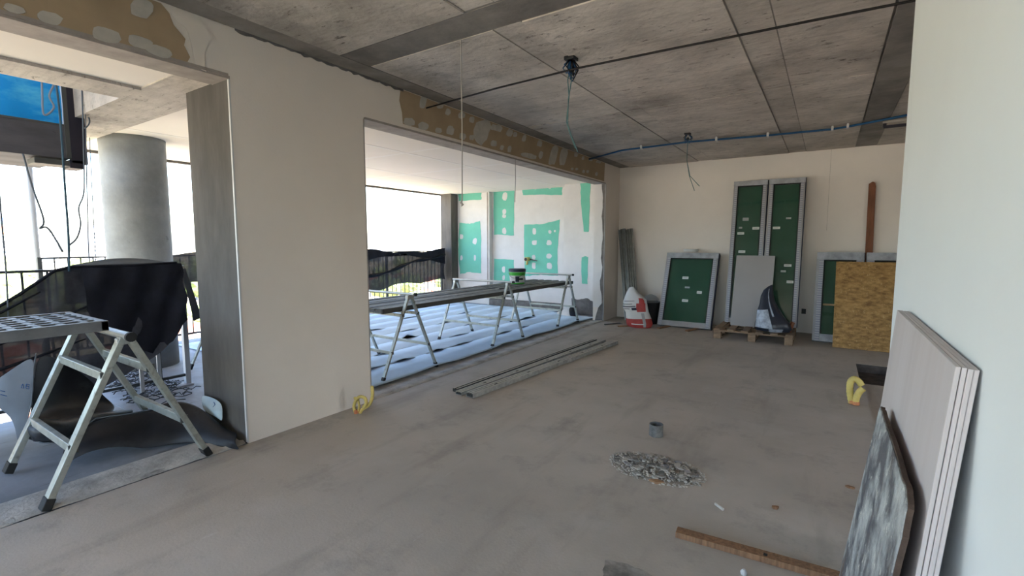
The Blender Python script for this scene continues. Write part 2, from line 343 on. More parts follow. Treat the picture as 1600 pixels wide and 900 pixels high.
# rough mortar line where the pier meets the ceiling
rg = [(1.75+i*1.5/60, .010+.010*random.random()+.008*sin(i*.7)**2) for i in range(61)]
MB().plate([(XL+.001, 1.75, ZC), (XL+.001, 3.25, ZC)]+[(XL+.001, y, ZC-wd) for y, wd in reversed(rg)], (.006, 0, 0)).build('mortar_joint', M['mortar'], wl)
# bare plasterboard above the openings with spots of filler
def poly_on(pts, X=None, Y=None): return [at(x, y, X=X, Y=Y) for x, y in pts]
bd1 = MB().plate([(XL+.001, y, z) for y, z in [(-4.4, 2.50), (1.45, 2.50), (1.47, 2.54), (1.44, 2.60), (1.45, 2.64), (1.39, 2.70), (1.37, 2.76), (1.33, 2.80), (-4.4, 2.80)]], (.004, 0, 0)).build('bare_plasterboard', M['drywall'], wl)
bd2 = MB().plate([(XL+.001, y, z) for y, z in [(3.24, 2.50), (8.0, 2.485), (8.02, 2.80), (3.22, 2.802), (3.20, 2.7), (3.23, 2.6)]], (.004, 0, 0)).build('bare_plasterboard', M['drywall'], wl)
def blob_px(cx, cy, hw, hh, n=14, jit=.22, ang=0):
    out = []
    for k in range(n):
        a = 2*pi*k/n; r = 1+random.uniform(-jit, jit)*.7
        ca = math.copysign(abs(cos(a))**.75, cos(a))*hw*r; sa = math.copysign(abs(sin(a))**.75, sin(a))*hh*r
        out.append((cx+ca*cos(ang)-sa*sin(ang), cy+ca*sin(ang)+sa*cos(ang)))
    return out
sp2 = [(661, 160, 5, 11), (688, 165, 5, 5), (700, 175, 4, 5), (721, 180, 5, 5), (737, 187, 4, 5), (639, 190, 9, 6), (661, 197, 8, 6), (685, 204, 5, 4), (703, 204, 6, 7), (723, 213, 5, 5), (737, 215, 4, 4),
       (753, 206, 12, 20), (776, 200, 10, 5), (771, 224, 5, 5), (796, 208, 5, 6), (805, 210, 3, 4), (819, 216, 3, 6), (843, 224, 4, 5), (784, 231, 3, 4), (796, 233, 3, 5), (826, 243, 12, 4), (845, 242, 3, 6),
       (865, 243, 6, 15), (880, 245, 6, 14), (900, 242, 3, 3), (911, 247, 2, 3), (894, 264, 2, 2), (901, 264, 2, 2), (912, 268, 2, 2.5), (918, 268, 2, 2.5), (932, 272, 2, 3), (923, 250, 3, 2), (935, 253, 4, 2)]
for kk, s in enumerate(sp2):
    MB().plate(poly_on(blob_px(s[0], s[1], s[2], s[3], ang=.25), X=XL+.0055+.0004*(kk % 5)), (.0025, 0, 0)).build('filler_spot', M['filler'], bd2)
for kk, s in enumerate([(22, 14, 18, 6), (78, 28, 20, 9), (166, 55, 24, 11), (219, 66, 20, 9), (248, 80, 22, 8), (221, 13, 17, 15)]):
    MB().plate(poly_on(blob_px(s[0], s[1], s[2], s[3], ang=.3, jit=.12), X=XL+.0055+.0006*kk), (.003, 0, 0)).build('filler_spot', M['filler'], bd1)
MB().plate(poly_on([(266, 18), (290, 20), (318, 36), (330, 60), (318, 84), (322, 112), (305, 104), (300, 72), (292, 45), (272, 28)], X=XL+.0055), (.003, 0, 0)).build('filler_spot', M['plaster'], bd1)

# back wall, hidden far sides, right wall
wb = MB().box(XL-.2, 4.5, YB, YB+.15, 0, ZC).build('wall_back', M['plaster_back']); struct(wb)
MB().box(-.034, -.031, YB-.0015, YB+.001, 1.6, ZC).build('board_joint', M['bead'], wb)
MB().box(-.30, -.24, YB-.012, YB, .30, .38).build('outlet_box', M['black_plastic'], wb)
wr = MB().box(XR, XR+.12, -3.2, 2.65, 0, ZC).build('wall_right', M['plaster_right']); struct(wr)
struct(MB().box(4.5, 4.65, -4.5, 3.0, 0, ZC).box(4.5, 4.65, 3.95, YB+.15, 0, ZC).box(4.5, 4.65, 3.0, 3.95, 2.3, ZC).build('wall_far_right', M['plaster_back']))  # unseen opening, added so that bounced sun brightens the room
fr_ = MB().box(XL-.2, XL+.15, -3.35, -3.2, 0, ZC).box(XR-.1, 1.6, -3.35, -3.2, 0, ZC).box(4.2, 4.65, -3.35, -3.2, 0, ZC).box(XL-.2, 4.65, -3.35, -3.2, 2.5, ZC).build('wall_front', M['plaster']); struct(fr_)  # unseen wall, left mostly open and set close to brighten the foreground

# thresholds in both openings
th1 = []
for i in range(60):
    y = -3+i*(4.69/59)
    th1.append([(XL-.01+random.uniform(-.008, .008), y, .001), (XL-.05, y, .012+random.uniform(-.006, .006)), (XL-.11, y, .006+random.uniform(-.01, .006)), (XL-.18, y, .016+random.uniform(-.006, .006)), (XL-.30, y, .012), (XL-.34+random.uniform(-.01, .01), y, -.02)])
struct(MB().grid(th1).build('trim_1', M['sill'], smooth=True))
th2 = []
for i in range(70):
    y = 2.80+i*(5.27/69)
    th2.append([(XL+.0, y, .001), (XL-.02, y, .014+random.uniform(-.003, .003)), (XL-.12, y, .012), (XL-.16, y, .004), (XL-.50, y, .003)])
struct(MB().grid(th2).build('trim_2', M['sill'], smooth=True))

# balcony slab and ceilings
bf = MB().box(-5.38, XL-.001, -4.5, 1.50, -.28, -.012).box(-7.80, XL-.001, 1.50, 9.6, -.28, -.004).build('floor_balcony', M['balc_floor']); struct(bf)
cb = MB().box(-7.78, XL-.2, 1.88, 9.6, ZB, ZB+.22).box(-4.10, XL-.2, -4.5, 1.48, 2.495, ZB+.22).build('ceiling_balcony', M['soffit']); struct(cb)
MB().box(-7.80, -7.72, 1.0, 9.6, ZB-.03, ZB+.25).build('edge_trim', M['pillar'], cb)
for y in (3.1, 4.5, 5.9, 7.3):
    MB().box(-7.7, XL-.22, y-.03, y+.03, ZB-.0015, ZB+.001).build('joint_tape', M['joint'], cb)
for x in (-4.6, -6.0):
    MB().box(x-.03, x+.03, 1.9, 8.8, ZB-.0022, ZB+.001).build('joint_tape', M['joint'], cb)
bb = MB().box(-6.9, XL-.2, 1.48, 1.885, 2.487, 2.9).box(-4.45, -4.10, -4.5, 1.48, 2.475, 2.9).box(-8.05, -7.78, -4.5, 1.9, 2.53, 2.85).build('trim_3', M['concrete']); struct(bb)
us = MB().box(-8.05, 5, -5, 9.6, 5.70, 5.95).box(XL-.2, XL, -5, 9.6, 3.06, 5.7).box(-7.9, -7.78, 1.9, 9.6, 3.0, 3.2).build('upper_floor', M['concrete']); struct(us)  # storey above, added to cut the skylight on void and near balcony
MB().box(-7.80, XL-.2, 1.93, 9.6, 2.781, 3.05).build('upper_balcony_slab', M['concrete'], us)
# balcony end wall: moisture board in three planes
we = MB().box(-7.42, -6.49, 8.90, 9.2, 0, ZB).box(-6.49, -4.42, 8.96, 9.2, 0, ZB).box(-4.42, XL-.2, 8.60, 9.2, 0, ZB).box(-6.50, -6.43, 8.84, 8.97, 0, ZB).build('wall_balcony_end', M['white_filler']); struct(we)
MB().box(-7.72, -7.40, 8.66, 9.2, 0, ZB).build('concrete_corner_post', M['pillar'], we)
MB().box(-6.492, -6.462, 8.835, 8.842, .4, ZB-.01).build('corner_bead', M['bead'], we)
MB().box(-6.40, -4.45, 8.78, 8.96, 0, .14).build('concrete_kerb', M['mortar'], we)
def ragged(pts, k=5, j=1.2):
    out = []
    for i in range(len(pts)):
        a = pts[i]; b = pts[(i+1) % len(pts)]
        for t in range(k):
            u = t/k; jj = j if t else 0
            out.append((a[0]+(b[0]-a[0])*u+random.uniform(-jj, jj), a[1]+(b[1]-a[1])*u+random.uniform(-jj, jj)))
    return out
gA = [[(716, 299), (753, 297), (752, 312), (717, 314)], [(718, 348), (734, 350), (750, 345), (752, 376), (752, 427), (735, 425), (719, 428), (716, 390)]]
gB = [[(771, 295), (804, 293), (803, 368), (772, 367)], [(772, 404), (803, 406), (803, 441), (772, 441)], [(816, 292), (879, 288), (878, 305), (845, 304), (817, 305)], [(819, 351), (848, 350), (875, 343), (871, 390), (872, 431), (845, 429), (820, 432), (819, 390)]]
gC = [[(907, 281), (923, 281), (920, 362), (912, 362), (908, 320)], [(909, 402), (914, 400), (919, 402), (918, 444), (909, 443)]]
for grp, Y in ((gA, 8.90), (gB, 8.96), (gC, 8.60)):
    for pl in grp:
        MB().plate(poly_on(ragged(pl, 6, .7), Y=Y-.001), (0, -.003, 0)).build('green_board_patch', M['green_board'], we)
for (x, y, a, b_, Y) in [(742, 377, 3.5, 5, 8.9), (721, 370, 2.5, 4, 8.9), (721, 403, 2, 4, 8.9), (742, 403, 1.6, 5, 8.9), (742, 300, 3, 1.5, 8.9),
                      (789, 307, 4, 6, 8.96), (788, 331, 3, 4, 8.96), (788, 338, 3, 3, 8.96), (788, 361, 3, 5, 8.96), (787, 421, 2.5, 5, 8.96), (787, 434, 2, 4, 8.96),
                      (835, 361, 3, 5, 8.96), (835, 379, 4, 4, 8.96), (834, 402, 3, 4, 8.96), (834, 415, 3, 5, 8.96), (859, 362, 2.5, 3, 8.96), (858, 379, 4, 4, 8.96), (858, 400, 4, 4, 8.96), (858, 416, 4, 5, 8.96), (836, 294, 2.5, 2, 8.96), (859, 293, 2.5, 2, 8.96), (867, 361, 1.5, 2, 8.96)]:
    MB().plate(poly_on(blob_px(x, y, a, b_, 9), Y=Y-.0045), (0, -.002, 0)).build('filler_spot', M['white_filler'], we)
MB().plate(poly_on(ragged([(893, 466), (905, 468), (918, 466), (928, 472), (937, 468), (943, 440), (948, 380), (952, 380), (952, 500), (893, 502)], 4, .8), Y=8.598), (0, -.004, 0)).build('raw_mortar', M['mortar'], we)

# ================================================================== THINGS
# --- round column
bcol = MB().lathe((-6.53, 2.24, 0), [(.300, -.003), (.300, 1.2), (.300, 2.50), (.303, ZB)], 40)
tag(bcol.build('round_column', M['column'], smooth=True, loc=(-6.53, 2.24, 0)), 'thick round bare concrete column behind the black cloth on the railing', 'column')

# --- trestles
def make_trestle(xf, xb, ym, label, group=None, k=1.0):
    t = empty('trestle', ((xf+xb)/2, ym, 0), label, 'trestle', group)
    H = .87; S = .395
    for x in (xf, xb):
        for sgn in (-1, 1):
            f = Vector((x, ym+sgn*S, .015)); a = Vector((x, ym+sgn*.015, H-.01))
            lg = MB().bar(f, a, .028*k, .05*k, up=(1, 0, 0)).build('leg', M['alu'], t, bevel=.003)
            d = (a-f).normalized()
            MB().bar(f-d*.014, f+d*.05, .036*k, .058*k, up=(1, 0, 0)).build('rubber_foot', M['rubber'], lg, bevel=.004)
        MB().box(x-.02, x+.02, ym-.045, ym+.045, H-.05, H-.012).build('hinge_plate', M['alu_bright'], t, bevel=.004)
    tb = MB().tube([(xb-.06, ym, H), (xf+.08, ym, H)], .021*k, 14).build('top_bar', M['alu_bright'], t, smooth=False)
    for x in (xb-.065, xf+.085):
        MB().tube([(x-.012, ym, H), (x+.012, ym, H)], .024*k, 14).build('end_cap', M['rubber'], tb)
    for z in (.29, .655):
        for sgn in (-1, 1):
            y = ym+sgn*(S-(S-.015)*z/H)
            r = MB().bar((xb, y, z), (xf, y, z), .026*k, .042*k).build('rung', M['alu'], t, bevel=.003)
            MB().box(xf+.008, xf+.018, y-.018*k, y+.018*k, z-.02*k, z+.02*k).build('bracket', M['steel_grey'], r)
    return t
t0 = make_trestle(-3.38, -4.13, 1.055, 'aluminium trestle in the near opening under the grid-topped platform, feet astride the rough threshold', None, 1.15)
def trestle_at(xf, xb, ym, label): return make_trestle(xf, xb, ym, label, None, .72)
trestle_at(-3.66, -4.60, 3.60, 'nearest of three trestles through the wide opening, partly hidden by the cream wall')
trestle_at(-3.68, -4.62, 5.50, 'middle one of three trestles through the wide opening, where both deck sections meet')
trestle_at(-3.68, -4.60, 7.35, 'farthest trestle through the wide opening, standing near the raw mortar corner')
trestle_at(-5.02, -5.87, 2.80, 'trestle glimpsed between the black cloth and the square concrete jamb')

# --- near platform with a grid top
p = empty('platform', (-3.85, -.2, .892), 'pale aluminium platform with a grid of openings on top of the near trestle', 'platform')
x0, x1, y0, y1, z0, z1 = -4.18, -3.50, -1.2, 1.02, .892, .952
MB().box(x0, x0+.035, y0, y1, z0, z1).build('side_rail', M['alu_dull'], p, bevel=.003)
MB().box(x1-.035, x1, y0, y1, z0, z1).build('side_rail', M['alu_dull'], p, bevel=.003)
MB().box(x0, x1, y1-.035, y1, z0+.002, z1-.002).build('end_rail', M['alu_dull'], p, bevel=.003)
for k in range(1, 6): x = x0+.035+(x1-x0-.07)*k/6; MB().box(x-.012, x+.012, y0, y1-.03, z1-.012, z1-.002).build('grid_bar', M['alu_dull'], p)
for k in range(22): y = y1-.09-k*.098; MB().box(x0+.03, x1-.03, y-.016, y+.016, z1-.022, z1-.004).build('cross_bar', M['alu_dull'], p)
MB().box(x0+.03, x1-.03, y0, y1-.03, z0+.004, z0+.012).build('gap_shade', M['strip_dk'], p)  # dark sheet below the grid paints the shade in its openings

# --- decks on the balcony trestles
def deck(name, x0, x1, y0, y1, n, gap, z0, label, group=None):
    p = empty(name, ((x0+x1)/2, (y0+y1)/2, z0), label, 'platform', group)
    for x in (x0, x1-.03): MB().box(x, x+.03, y0, y1, z0+.010, z0+.062).build('side_rail', M['strip_dark'], p, bevel=.003)
    wds = (x1-x0-.07-gap*(n-1))/n
    for k in range(n):
        a = x0+.035+k*(wds+gap); MB().box(a, a+wds, y0+.004, y1-.004, z0+.036+random.uniform(0, .004), z0+.058+random.uniform(0, .006)).build('slat', M['deck'], p, bevel=.002)
    for k in range(5):
        y = y0+.05+(y1-y0-.14)*k/4; MB().box(x0+.02, x1-.02, y, y+.05, z0+.006, z0+.033).build('cross_bar', M['deck'], p)
    return p
ZP = .679
M['strip_dark'] = mat('deck_rail', (.09, .09, .088), .6, metal=.2)
deck('platform', -4.13, -3.72, 3.28, 5.72, 4, .016, ZP, 'dirty grey deck nearer the room, between the nearest and middle trestles')
deck('platform', -4.56, -4.17, 3.20, 5.80, 4, .016, ZP, 'dirty grey deck on the parapet side, between the nearest and middle trestles')
deck('platform', -4.13, -3.74, 5.76, 7.66, 3, .055, ZP, 'slatted metal deck nearer the room, between the middle and farthest trestles')
deck('platform', -4.56, -4.17, 5.84, 7.66, 3, .055, ZP, 'slatted metal deck on the parapet side carrying the bucket')

# --- bucket
bx, by, bz = -4.25, 6.62, ZP+.065
bk = empty('bucket', (bx, by, bz), 'white and green plastic bucket with a dark lid on the slatted deck', 'bucket')
body = MB().lathe((bx, by, bz), [(.114, 0), (.118, .012), (.134, .198), (.138, .204)], 28).build('body', M['white'], bk, smooth=True)
MB().lathe((bx, by, bz), [(.142, .198), (.144, .204), (.144, .24), (.134, .246)], 28).build('lid', M['navy'], bk)
MB().lathe((bx, by, bz), [(.1300, .138), (.1372, .192)], 28, cap=False).build('label_band', M['green_ink'], bk)
MB().lathe((bx, by, bz), [(.1192, .0), (.1212, .024)], 28, cap=False).build('base_band', M['green_ink'], bk)
hp = [(bx+.141*cos(a), by+.141*sin(a), bz+.18-.084*sin((a+pi)/pi*pi/1.0 if 0 else (a-(-2.4))/(2.2)*pi)) for a in [(-2.4+2.2*i/14) for i in range(15)]]
MB().tube(hp, .003, 6).build('handle', M['black_plastic'], bk)
def arcpatch(a0, a1, z0, z1, r0=.1255):
    rows = []
    for z in (z0, z1): rows.append([(bx+(r0+.09*(z-.06))*cos(a), by+(r0+.09*(z-.06))*sin(a), bz+z) for a in [a0+(a1-a0)*i/8 for i in range(9)]])
    return MB().grid(rows)
arcpatch(-1.25, -.75, .036, .126).build('print', M['navy'], body); arcpatch(-1.0, -.2, .066, .096, .1262).build('print', M['black_plastic'], body)

# --- railings
def railing(name, X, ys, y0, y1, zt, zb_, label, m, th=.012):
    r = empty(name, (X, (y0+y1)/2, 0), label, 'railing')
    MB().box(X-.02, X+.02, y0, y1, zt-.02, zt).build('top_rail', m, r)
    MB().box(X-.015, X+.015, y0, y1, zb_, zb_+.025).build('bottom_rail', m, r)
    first = None
    for y in ys:
        o = MB().box(X-th/2, X+th/2, y-th/2, y+th/2, zb_+.025, zt-.02).build('baluster', m, r)
    return r
far = railing('railing', -7.67, [1.65+.12*i for i in range(59)], 1.62, 8.66, 1.24, .09, 'long dark railing along the outer edge of the wide balcony', M['rail'])
for y in (1.64, 3.4, 5.15, 6.9, 8.6): MB().box(-7.69, -7.65, y-.02, y+.02, -.004, 1.22).build('post', M['rail'], far)
nr = railing('railing', -5.28, [-1.2+.148*i for i in range(22)], -1.4, 2.14, 1.19, .09, 'near dark railing beside the trestle, half covered in black cloth', M['rail'], .014)
for y in (-1.39, .4, 2.13): MB().box(-5.305, -5.255, y-.022, y+.022, -.012 if y < 1.5 else -.004, 1.19).build('post', M['rail_pale'], nr)
for y in (1.74, 1.88): MB().box(-5.25, -5.235, y-.015, y+.015, -.004, .8).build('baluster', M['rail_pale'], nr)
MB().box(-5.35, -5.22, 1.98, 2.16, -.004, .012).build('foot_plate', M['rail_pale'], nr)

# --- black cloth over the near railing
def lerp(tb, x):
    for (a, b_), (c, d) in zip(tb, tb[1:]):
        if x <= c: return b_+(d-b_)*(x-a)/(c-a) if x > a else b_
    return tb[-1][1]
top = [(-1.3, .55), (.2, .60), (.6, .75), (.872, .925), (1.02, 1.03), (1.2, 1.18), (1.3, 1.205), (1.7, 1.20), (2.07, 1.215)]
bot = [(-1.3, .05), (.2, .12), (.83, .14), (1.2, .12), (1.45, .14), (1.55, .20), (1.75, .30), (1.83, .34), (1.98, .47), (2.03, .56), (2.08, .66)]
rows = []
NY, NZ = 46, 16
for i in range(NY+1):
    y = -1.2+(2.095+1.2)*i/NY; a = lerp(top, y); b_ = lerp(bot, y)
    rows.append([(-5.225+.018*sin(y*21+k*.35)+.03*sin(k*.9+y*3)*(k/NZ), y, a+(b_-a)*k/NZ) for k in range(NZ+1)])
cl = empty('shade_cloth', (-5.22, 1.0, .6), 'black mesh cloth slung over the near railing, sagging to the left', 'cloth')
MB().grid(rows).build('sheet', M['mesh'], cl, smooth=True)
rows = []
for i in range(19):
    y = 1.36+.74*i/18; a = lerp(top, y)-.004; b_ = max(lerp(bot, y)+.01, a-(.35+.62*(i/18)**.6))
    rows.append([(-5.165+.02*sin(y*26+k*.5)+.05*(k/12)*sin(y*9+1), y+.012*sin(k*1.1)*(i == 18), a+(b_-a)*k/12) for k in range(13)])
MB().grid(rows).build('folded_layer', M['mesh_solid'], cl, smooth=True)
MB().grid([[(-5.17+.05*k/8, 2.09+.06*k/8, 1.15-.5*k/8), (-5.225, 2.15+.12*k/8, 1.16-.5*k/8)] for k in range(9)]).build('loose_corner', M['mesh_solid'], cl, smooth=True)
MB().tube([(-5.21, y, lerp(top, y)+.004) for y in [(-1.2+3.27*i/30) for i in range(31)]], .012, 6).build('hem', M['mesh_solid'], cl, smooth=True)
for (o1, o2) in (((-5.19, .2, .42), (-5.19, 1.5, .93)), ((-5.19, .1, .30), (-5.19, 1.35, .60)), ((-5.19, .1, .20), (-5.19, 1.3, .40)), ((-5.19, .1, .50), (-5.19, 1.1, 1.02))):
    a, b_ = Vector(o1), Vector(o2); MB().tube([a.lerp(b_, i/8)+Vector((0, 0, -.03*sin(pi*i/8))) for i in range(9)], [.006+.008*sin(pi*i/8) for i in range(9)], 5).build('fold', M['mesh_solid'], cl, smooth=True)

# --- pale plastic sheet over the railing by the column
rows = [[(-5.254-.028*k, y, 1.194+.07*sin(pi*(y-1.25)/.86)*(k == 1)-(.3 if k == 2 else 0)+(.004 if k == 1 else 0)) for k in range(3)] for y in [1.27+.8*i/16 for i in range(17)]]
tag(MB().grid(rows).build('plastic_sheet', M['membrane_back'], smooth=True, solid=.004, loc=(-5.28, 1.7, 1.19)), 'pale blue plastic sheet behind the black cloth at the foot of the round column', 'sheet')

# --- black cloth on far railing
rows = []
for i in range(61):
    y = 2.95+5.68*i/60
    a = 1.235+.03*sin(y*2.3)+.02*sin(y*6.1); b_ = .45+.10*sin((y-6.3)*.9)-.03*sin(y*5)
    if y < 4.0: b_ = .85
    rows.append([(-7.60+.02*sin(y*13+k)*(k > 0), y, a+(b_-a)*k/8) for k in range(9)])
fc = empty('shade_cloth', (-7.6, 6, .8), 'black mesh cloth stretched along the far railing outside the wide opening', 'cloth')
MB().grid(rows).build('sheet', M['mesh_far'], fc, smooth=True)
rows = [[(-7.575+.01*sin(y*17), y, z) for z in (1.25+.03*sin(y*2.3)+.02*sin(y*6.1), 1.14, 1.02+.14*sin((y-6.1)*1.55) if 1 else 0)] for y in [4.2+4.42*i/50 for i in range(51)]]
MB().grid(rows).build('folded_layer', M['mesh_solid'], fc, smooth=True)
MB().tube([(-7.57, 5.6+i*.1, .62+.018*i+.03*sin(i*.4)) for i in range(31)], [.03+.012*sin(i*.9) for i in range(31)], 6).build('fold', M['mesh_solid'], fc, smooth=True)

# --- dark waterproofing membrane, tangled on the floor
def P(x, y, X): return at(x, y, X=X)
mb = empty('membrane', (-4.3, 1.0, .3), 'large dark waterproofing sheet with a printed pale back, curled up under the near trestle', 'sheet')
gridL = [[P(-30, 606, -4.6), P(0, 590, -4.50), P(30, 568, -4.46), P(57, 551, -4.42)],
         [P(-30, 618, -4.6), P(0, 606, -4.46), P(28, 600, -4.42), P(53, 590, -4.36)],
         [P(-24, 628, -4.55), P(4, 624, -4.44), P(30, 622, -4.38), P(50, 622, -4.34)],
         [P(22, 648, -4.42), P(29, 644, -4.40), P(37, 643, -4.38), P(47, 643, -4.36)],
         [P(26, 692, -4.34), P(30, 690, -4.34), P(36, 682, -4.34), P(41, 668, -4.34)]]
back = MB().grid(gridL).build('pale_back', M['membrane_back'], mb, smooth=True, solid=.006, sub=2)
gridR = [[P(57, 551, -4.42), P(85, 556, -4.58), P(115, 572, -4.62), P(150, 600, -4.60)],
         [P(53, 590, -4.36), P(85, 592, -4.62), P(120, 600, -4.66), P(160, 618, -4.62)],
         [P(50, 622, -4.34), P(85, 625, -4.56), P(125, 630, -4.60), P(185, 634, -4.60)],
         [P(47, 643, -4.36), P(82, 640, -4.50), P(125, 641, -4.50), P(178, 645, -4.48)],
         [P(40, 664, -4.28), P(70, 652, -4.36), P(105, 650, -4.36), P(150, 655, -4.34)],
         [P(46, 686, -4.12), P(70, 672, -4.24), P(92, 664, -4.30), P(140, 664, -4.28)],
         [P(66, 692, -4.05), P(84, 692, -4.08), P(104, 688, -4.10), P(118, 680, -4.12)]]
MB().grid(gridR).build('dark_face', M['membrane'], mb, smooth=True, solid=.006, sub=2)
MB().tube([P(57, 551, -4.415), P(53, 572, -4.38), P(52, 590, -4.355), P(51, 610, -4.335), P(49, 630, -4.335), P(44, 650, -4.32), P(41, 668, -4.27), P(47, 686, -4.12), P(66, 692, -4.04), P(90, 692, -4.04), P(112, 684, -4.06)], .0045, 6).build('rim', M['membrane_back'], mb, smooth=True)
for seg in ([(35, 600), (33, 606), (37, 607), (36, 601), (35, 600)], [(41, 600), (40, 606)], [(41, 600), (46, 601), (45, 604), (40, 603)], [(45, 604), (45, 608), (40, 607)], [(0, 610), (8, 612)], [(0, 616), (11, 619)]):
    MB().tube([P(a, b_, -4.33 if a > 20 else -4.40) for a, b_ in seg], .0022, 5).build('blue_print', M['ink_blue'], back)
MB().tube([P(54, 664, -4.13), P(66, 672, -4.10), P(90, 674, -4.12), P(120, 664, -4.18), P(160, 652, -4.26), P(205, 644, -4.30)], [.05, .075, .075, .058, .04, .02], 14).build('rolled_fold', M['membrane_sheen'], mb, smooth=True)
# tail of membrane across to the jamb
st = [(112, 682, -4.06, None, .00), (150, 655, -4.05, None, 0), (200, 648, -4.0, None, 0), (236, 641, -3.98, None, 0), (262, 627, -3.95, None, 0), (290, 625, -3.90, None, 0), (312, 633, None, 1.60, 0), (335, 652, None, 1.62, 0), (355, 670, None, 1.64, 0), (374, 678, None, 1.655, 0)]
rows = []
for x, y, X, Y, _ in st:
    q = at(x, y, X=X, Y=Y); zr = max(q.z, .015); liftz = .07 if x < 205 and x > 112 else .0
    bx_ = q.x+.10+.25*zr; by_ = q.y-.02-.45*zr
    rows.append([(q.x-.22, q.y+.0 if Y is None else min(q.y, 1.66), max(.006, zr-.10)*(.3)), (q.x-.08, q.y, zr*.93), (q.x, q.y, zr), (q.x+.05, q.y-.06*1, zr*.72+liftz*.2), (bx_-.03, by_, zr*.3+liftz), (bx_, by_, .006+liftz)])
tl = empty('membrane', (-3.9, 1.35, 0), 'dark rubbery sheet humped on the floor against the square concrete jamb', 'sheet')
MB().grid(rows).build('sheet', M['membrane'], tl, smooth=True, solid=.006, sub=2)
MB().tube([Vector(r[2])+Vector((0, 0, .006)) for r in rows[:6]], .004, 6).build('rim', M['membrane_back'], tl, smooth=True)
# pale paper by the jamb
pp = empty('paper', (-3.7, 1.66, 0.1), 'pale blue crumpled paper sack leaning on the square jamb', 'paper')
MB().grid([[at(315, 616, Y=1.665), at(326, 619, Y=1.675), at(336, 622, Y=1.66), at(348, 631, Y=1.672)], [at(314, 628, Y=1.64), at(326, 634, Y=1.655), at(338, 640, Y=1.64), at(348, 646, Y=1.66)], [at(318, 642, Y=1.64), at(330, 648, Y=1.655), at(342, 655, Y=1.64), at(348, 660, Y=1.66)]]).build('sheet', M['paper_blue'], pp, smooth=True, solid=.004, sub=2)
MB().tube([at(334, 628, Y=1.652), at(336, 632, Y=1.650), at(333, 636, Y=1.65)], .0022, 5).build('ink_mark', M['ink_blue'], pp)

# --- pile of netting on the floor at the near railing
nb = MB()
for k in range(110):
    a = Vector((random.uniform(-6.1, -4.75), 0, 0)); a.y = 1.72+(-4.75-a.x)*.08+random.uniform(-.22, .22); ang = random.uniform(0, pi)
    pts = [a+Vector((.16*cos(ang)*i/5-.08+random.uniform(-.02, .02), .16*sin(ang)*i/5+random.uniform(-.02, .02), .02+.03*random.random())) for i in range(6)]
    pts = [Vector((q.x, min(q.y, 2.4), q.z)) for q in pts]
    nb.tube(pts, .0045, 4)
no = tag(nb.build('netting', M['debris_mesh'], loc=(-5.4, 1.75, 0)), 'tangle of dark netting scraps on the floor at the foot of the near railing', 'netting', kind='stuff')

# cable scribble on the balcony floor behind the jamb
pts = [Vector((-6.35+.35*cos(t*1.0)+.05*t*.3, 3.1+.22*sin(t*1.3), .006+.003*(i % 3))) for i, t in enumerate([j*.35 for j in range(60)])]
tag(MB().tube(pts, .006, 5).build('cable', M['black_cable'], smooth=True, loc=(-6.35, 3.1, 0)), 'loose black cable coiled on the balcony floor behind the jamb', 'cable')

# --- suspended work platform with blue tarp, seen up through the void
sp = empty('suspended_platform', (-5.6, 0.2, 2.1), 'hanging work platform with blue tarpaulin sides and a dark plank skirt', 'platform')
XP = -5.50
def YZ(x, y, X=XP): q = at(x, y, X=X); return q.y, q.z
MB().box(XP-.03, XP, -2.2, 1.43, 2.125, 2.405).build('skirt_plank', M['formwork'], sp, bevel=.003)
MB().box(XP-.9, XP-.03, -2.2, 1.43, 2.125, 2.16).build('deck_board', M['formwork'], sp)
rows = []
for i in range(41):
    y = -2.2+3.60*i/40; rows.append([(XP-.02+.012*sin(y*7+z*9)+.01*sin(y*19), y, z) for z in (2.40, 2.5, 2.6, 2.7, 2.8, 2.9, 3.0)])
MB().grid(rows).build('blue_tarp', M['blue'], sp, smooth=True)
MB().box(XP-.03, XP+.004, -2.2, 1.41, 2.395, 2.412).build('rail_edge', M['steel_grey'], sp)
MB().box(XP-.02, XP+.012, 1.405, 1.435, 2.13, 3.05).build('corner_angle', M['steel_grey'], sp)
MB().box(XP-.05, XP+.012, 1.435, 1.545, 2.09, 3.05).build('end_post', M['steel_dark'], sp, bevel=.004)
MB().box(XP-.20, XP+.005, 1.20, 1.50, 2.065, 2.11).build('under_bracket', M['steel_grey'], sp, bevel=.004)
MB().box(XP-.20, XP+.012, 1.42, 1.52, 2.05, 2.12).build('under_bracket', M['steel_dark'], sp, bevel=.004)

# ropes
def rope(pts, X, r, m, name, label, n=6):
    q = [at(x, y, X=X) for x, y in pts]
    # catmull smoothing
    o = []
    for i in range(len(q)-1):
        p0 = q[max(i-1, 0)]; p1 = q[i]; p2 = q[i+1]; p3 = q[min(i+2, len(q)-1)]
        for k in range(5):
            t = k/5; o.append(.5*((2*p1)+(p2-p0)*t+(2*p0-5*p1+4*p2-p3)*t*t+(3*p1-p0-3*p2+p3)*t**3))
    o.append(q[-1]); return tag(MB().tube(o, r, n).build(name, m, smooth=True, loc=q[0]), label, 'rope')
rope([(86, 120), (92, 165), (96, 210), (102, 300), (107, 370), (108, 424)], -5.2, .0085, M['rope_teal'], 'rope', 'thick teal rope hanging straight in front of the blue tarpaulin down to the railing')
rope([(36, 240), (50, 290), (66, 335), (68, 350), (62, 357), (72, 355), (82, 366), (98, 394)], -5.25, .007, M['rope'], 'rope', 'slanting rope with a knot, left of the straight teal rope')
rope([(128, 140), (131, 240), (131, 300), (123, 325), (126, 350), (120, 372), (107, 384)], -5.25, .006, M['rope'], 'rope', 'rope bulging out beside the dark end post and curling in to the teal rope')
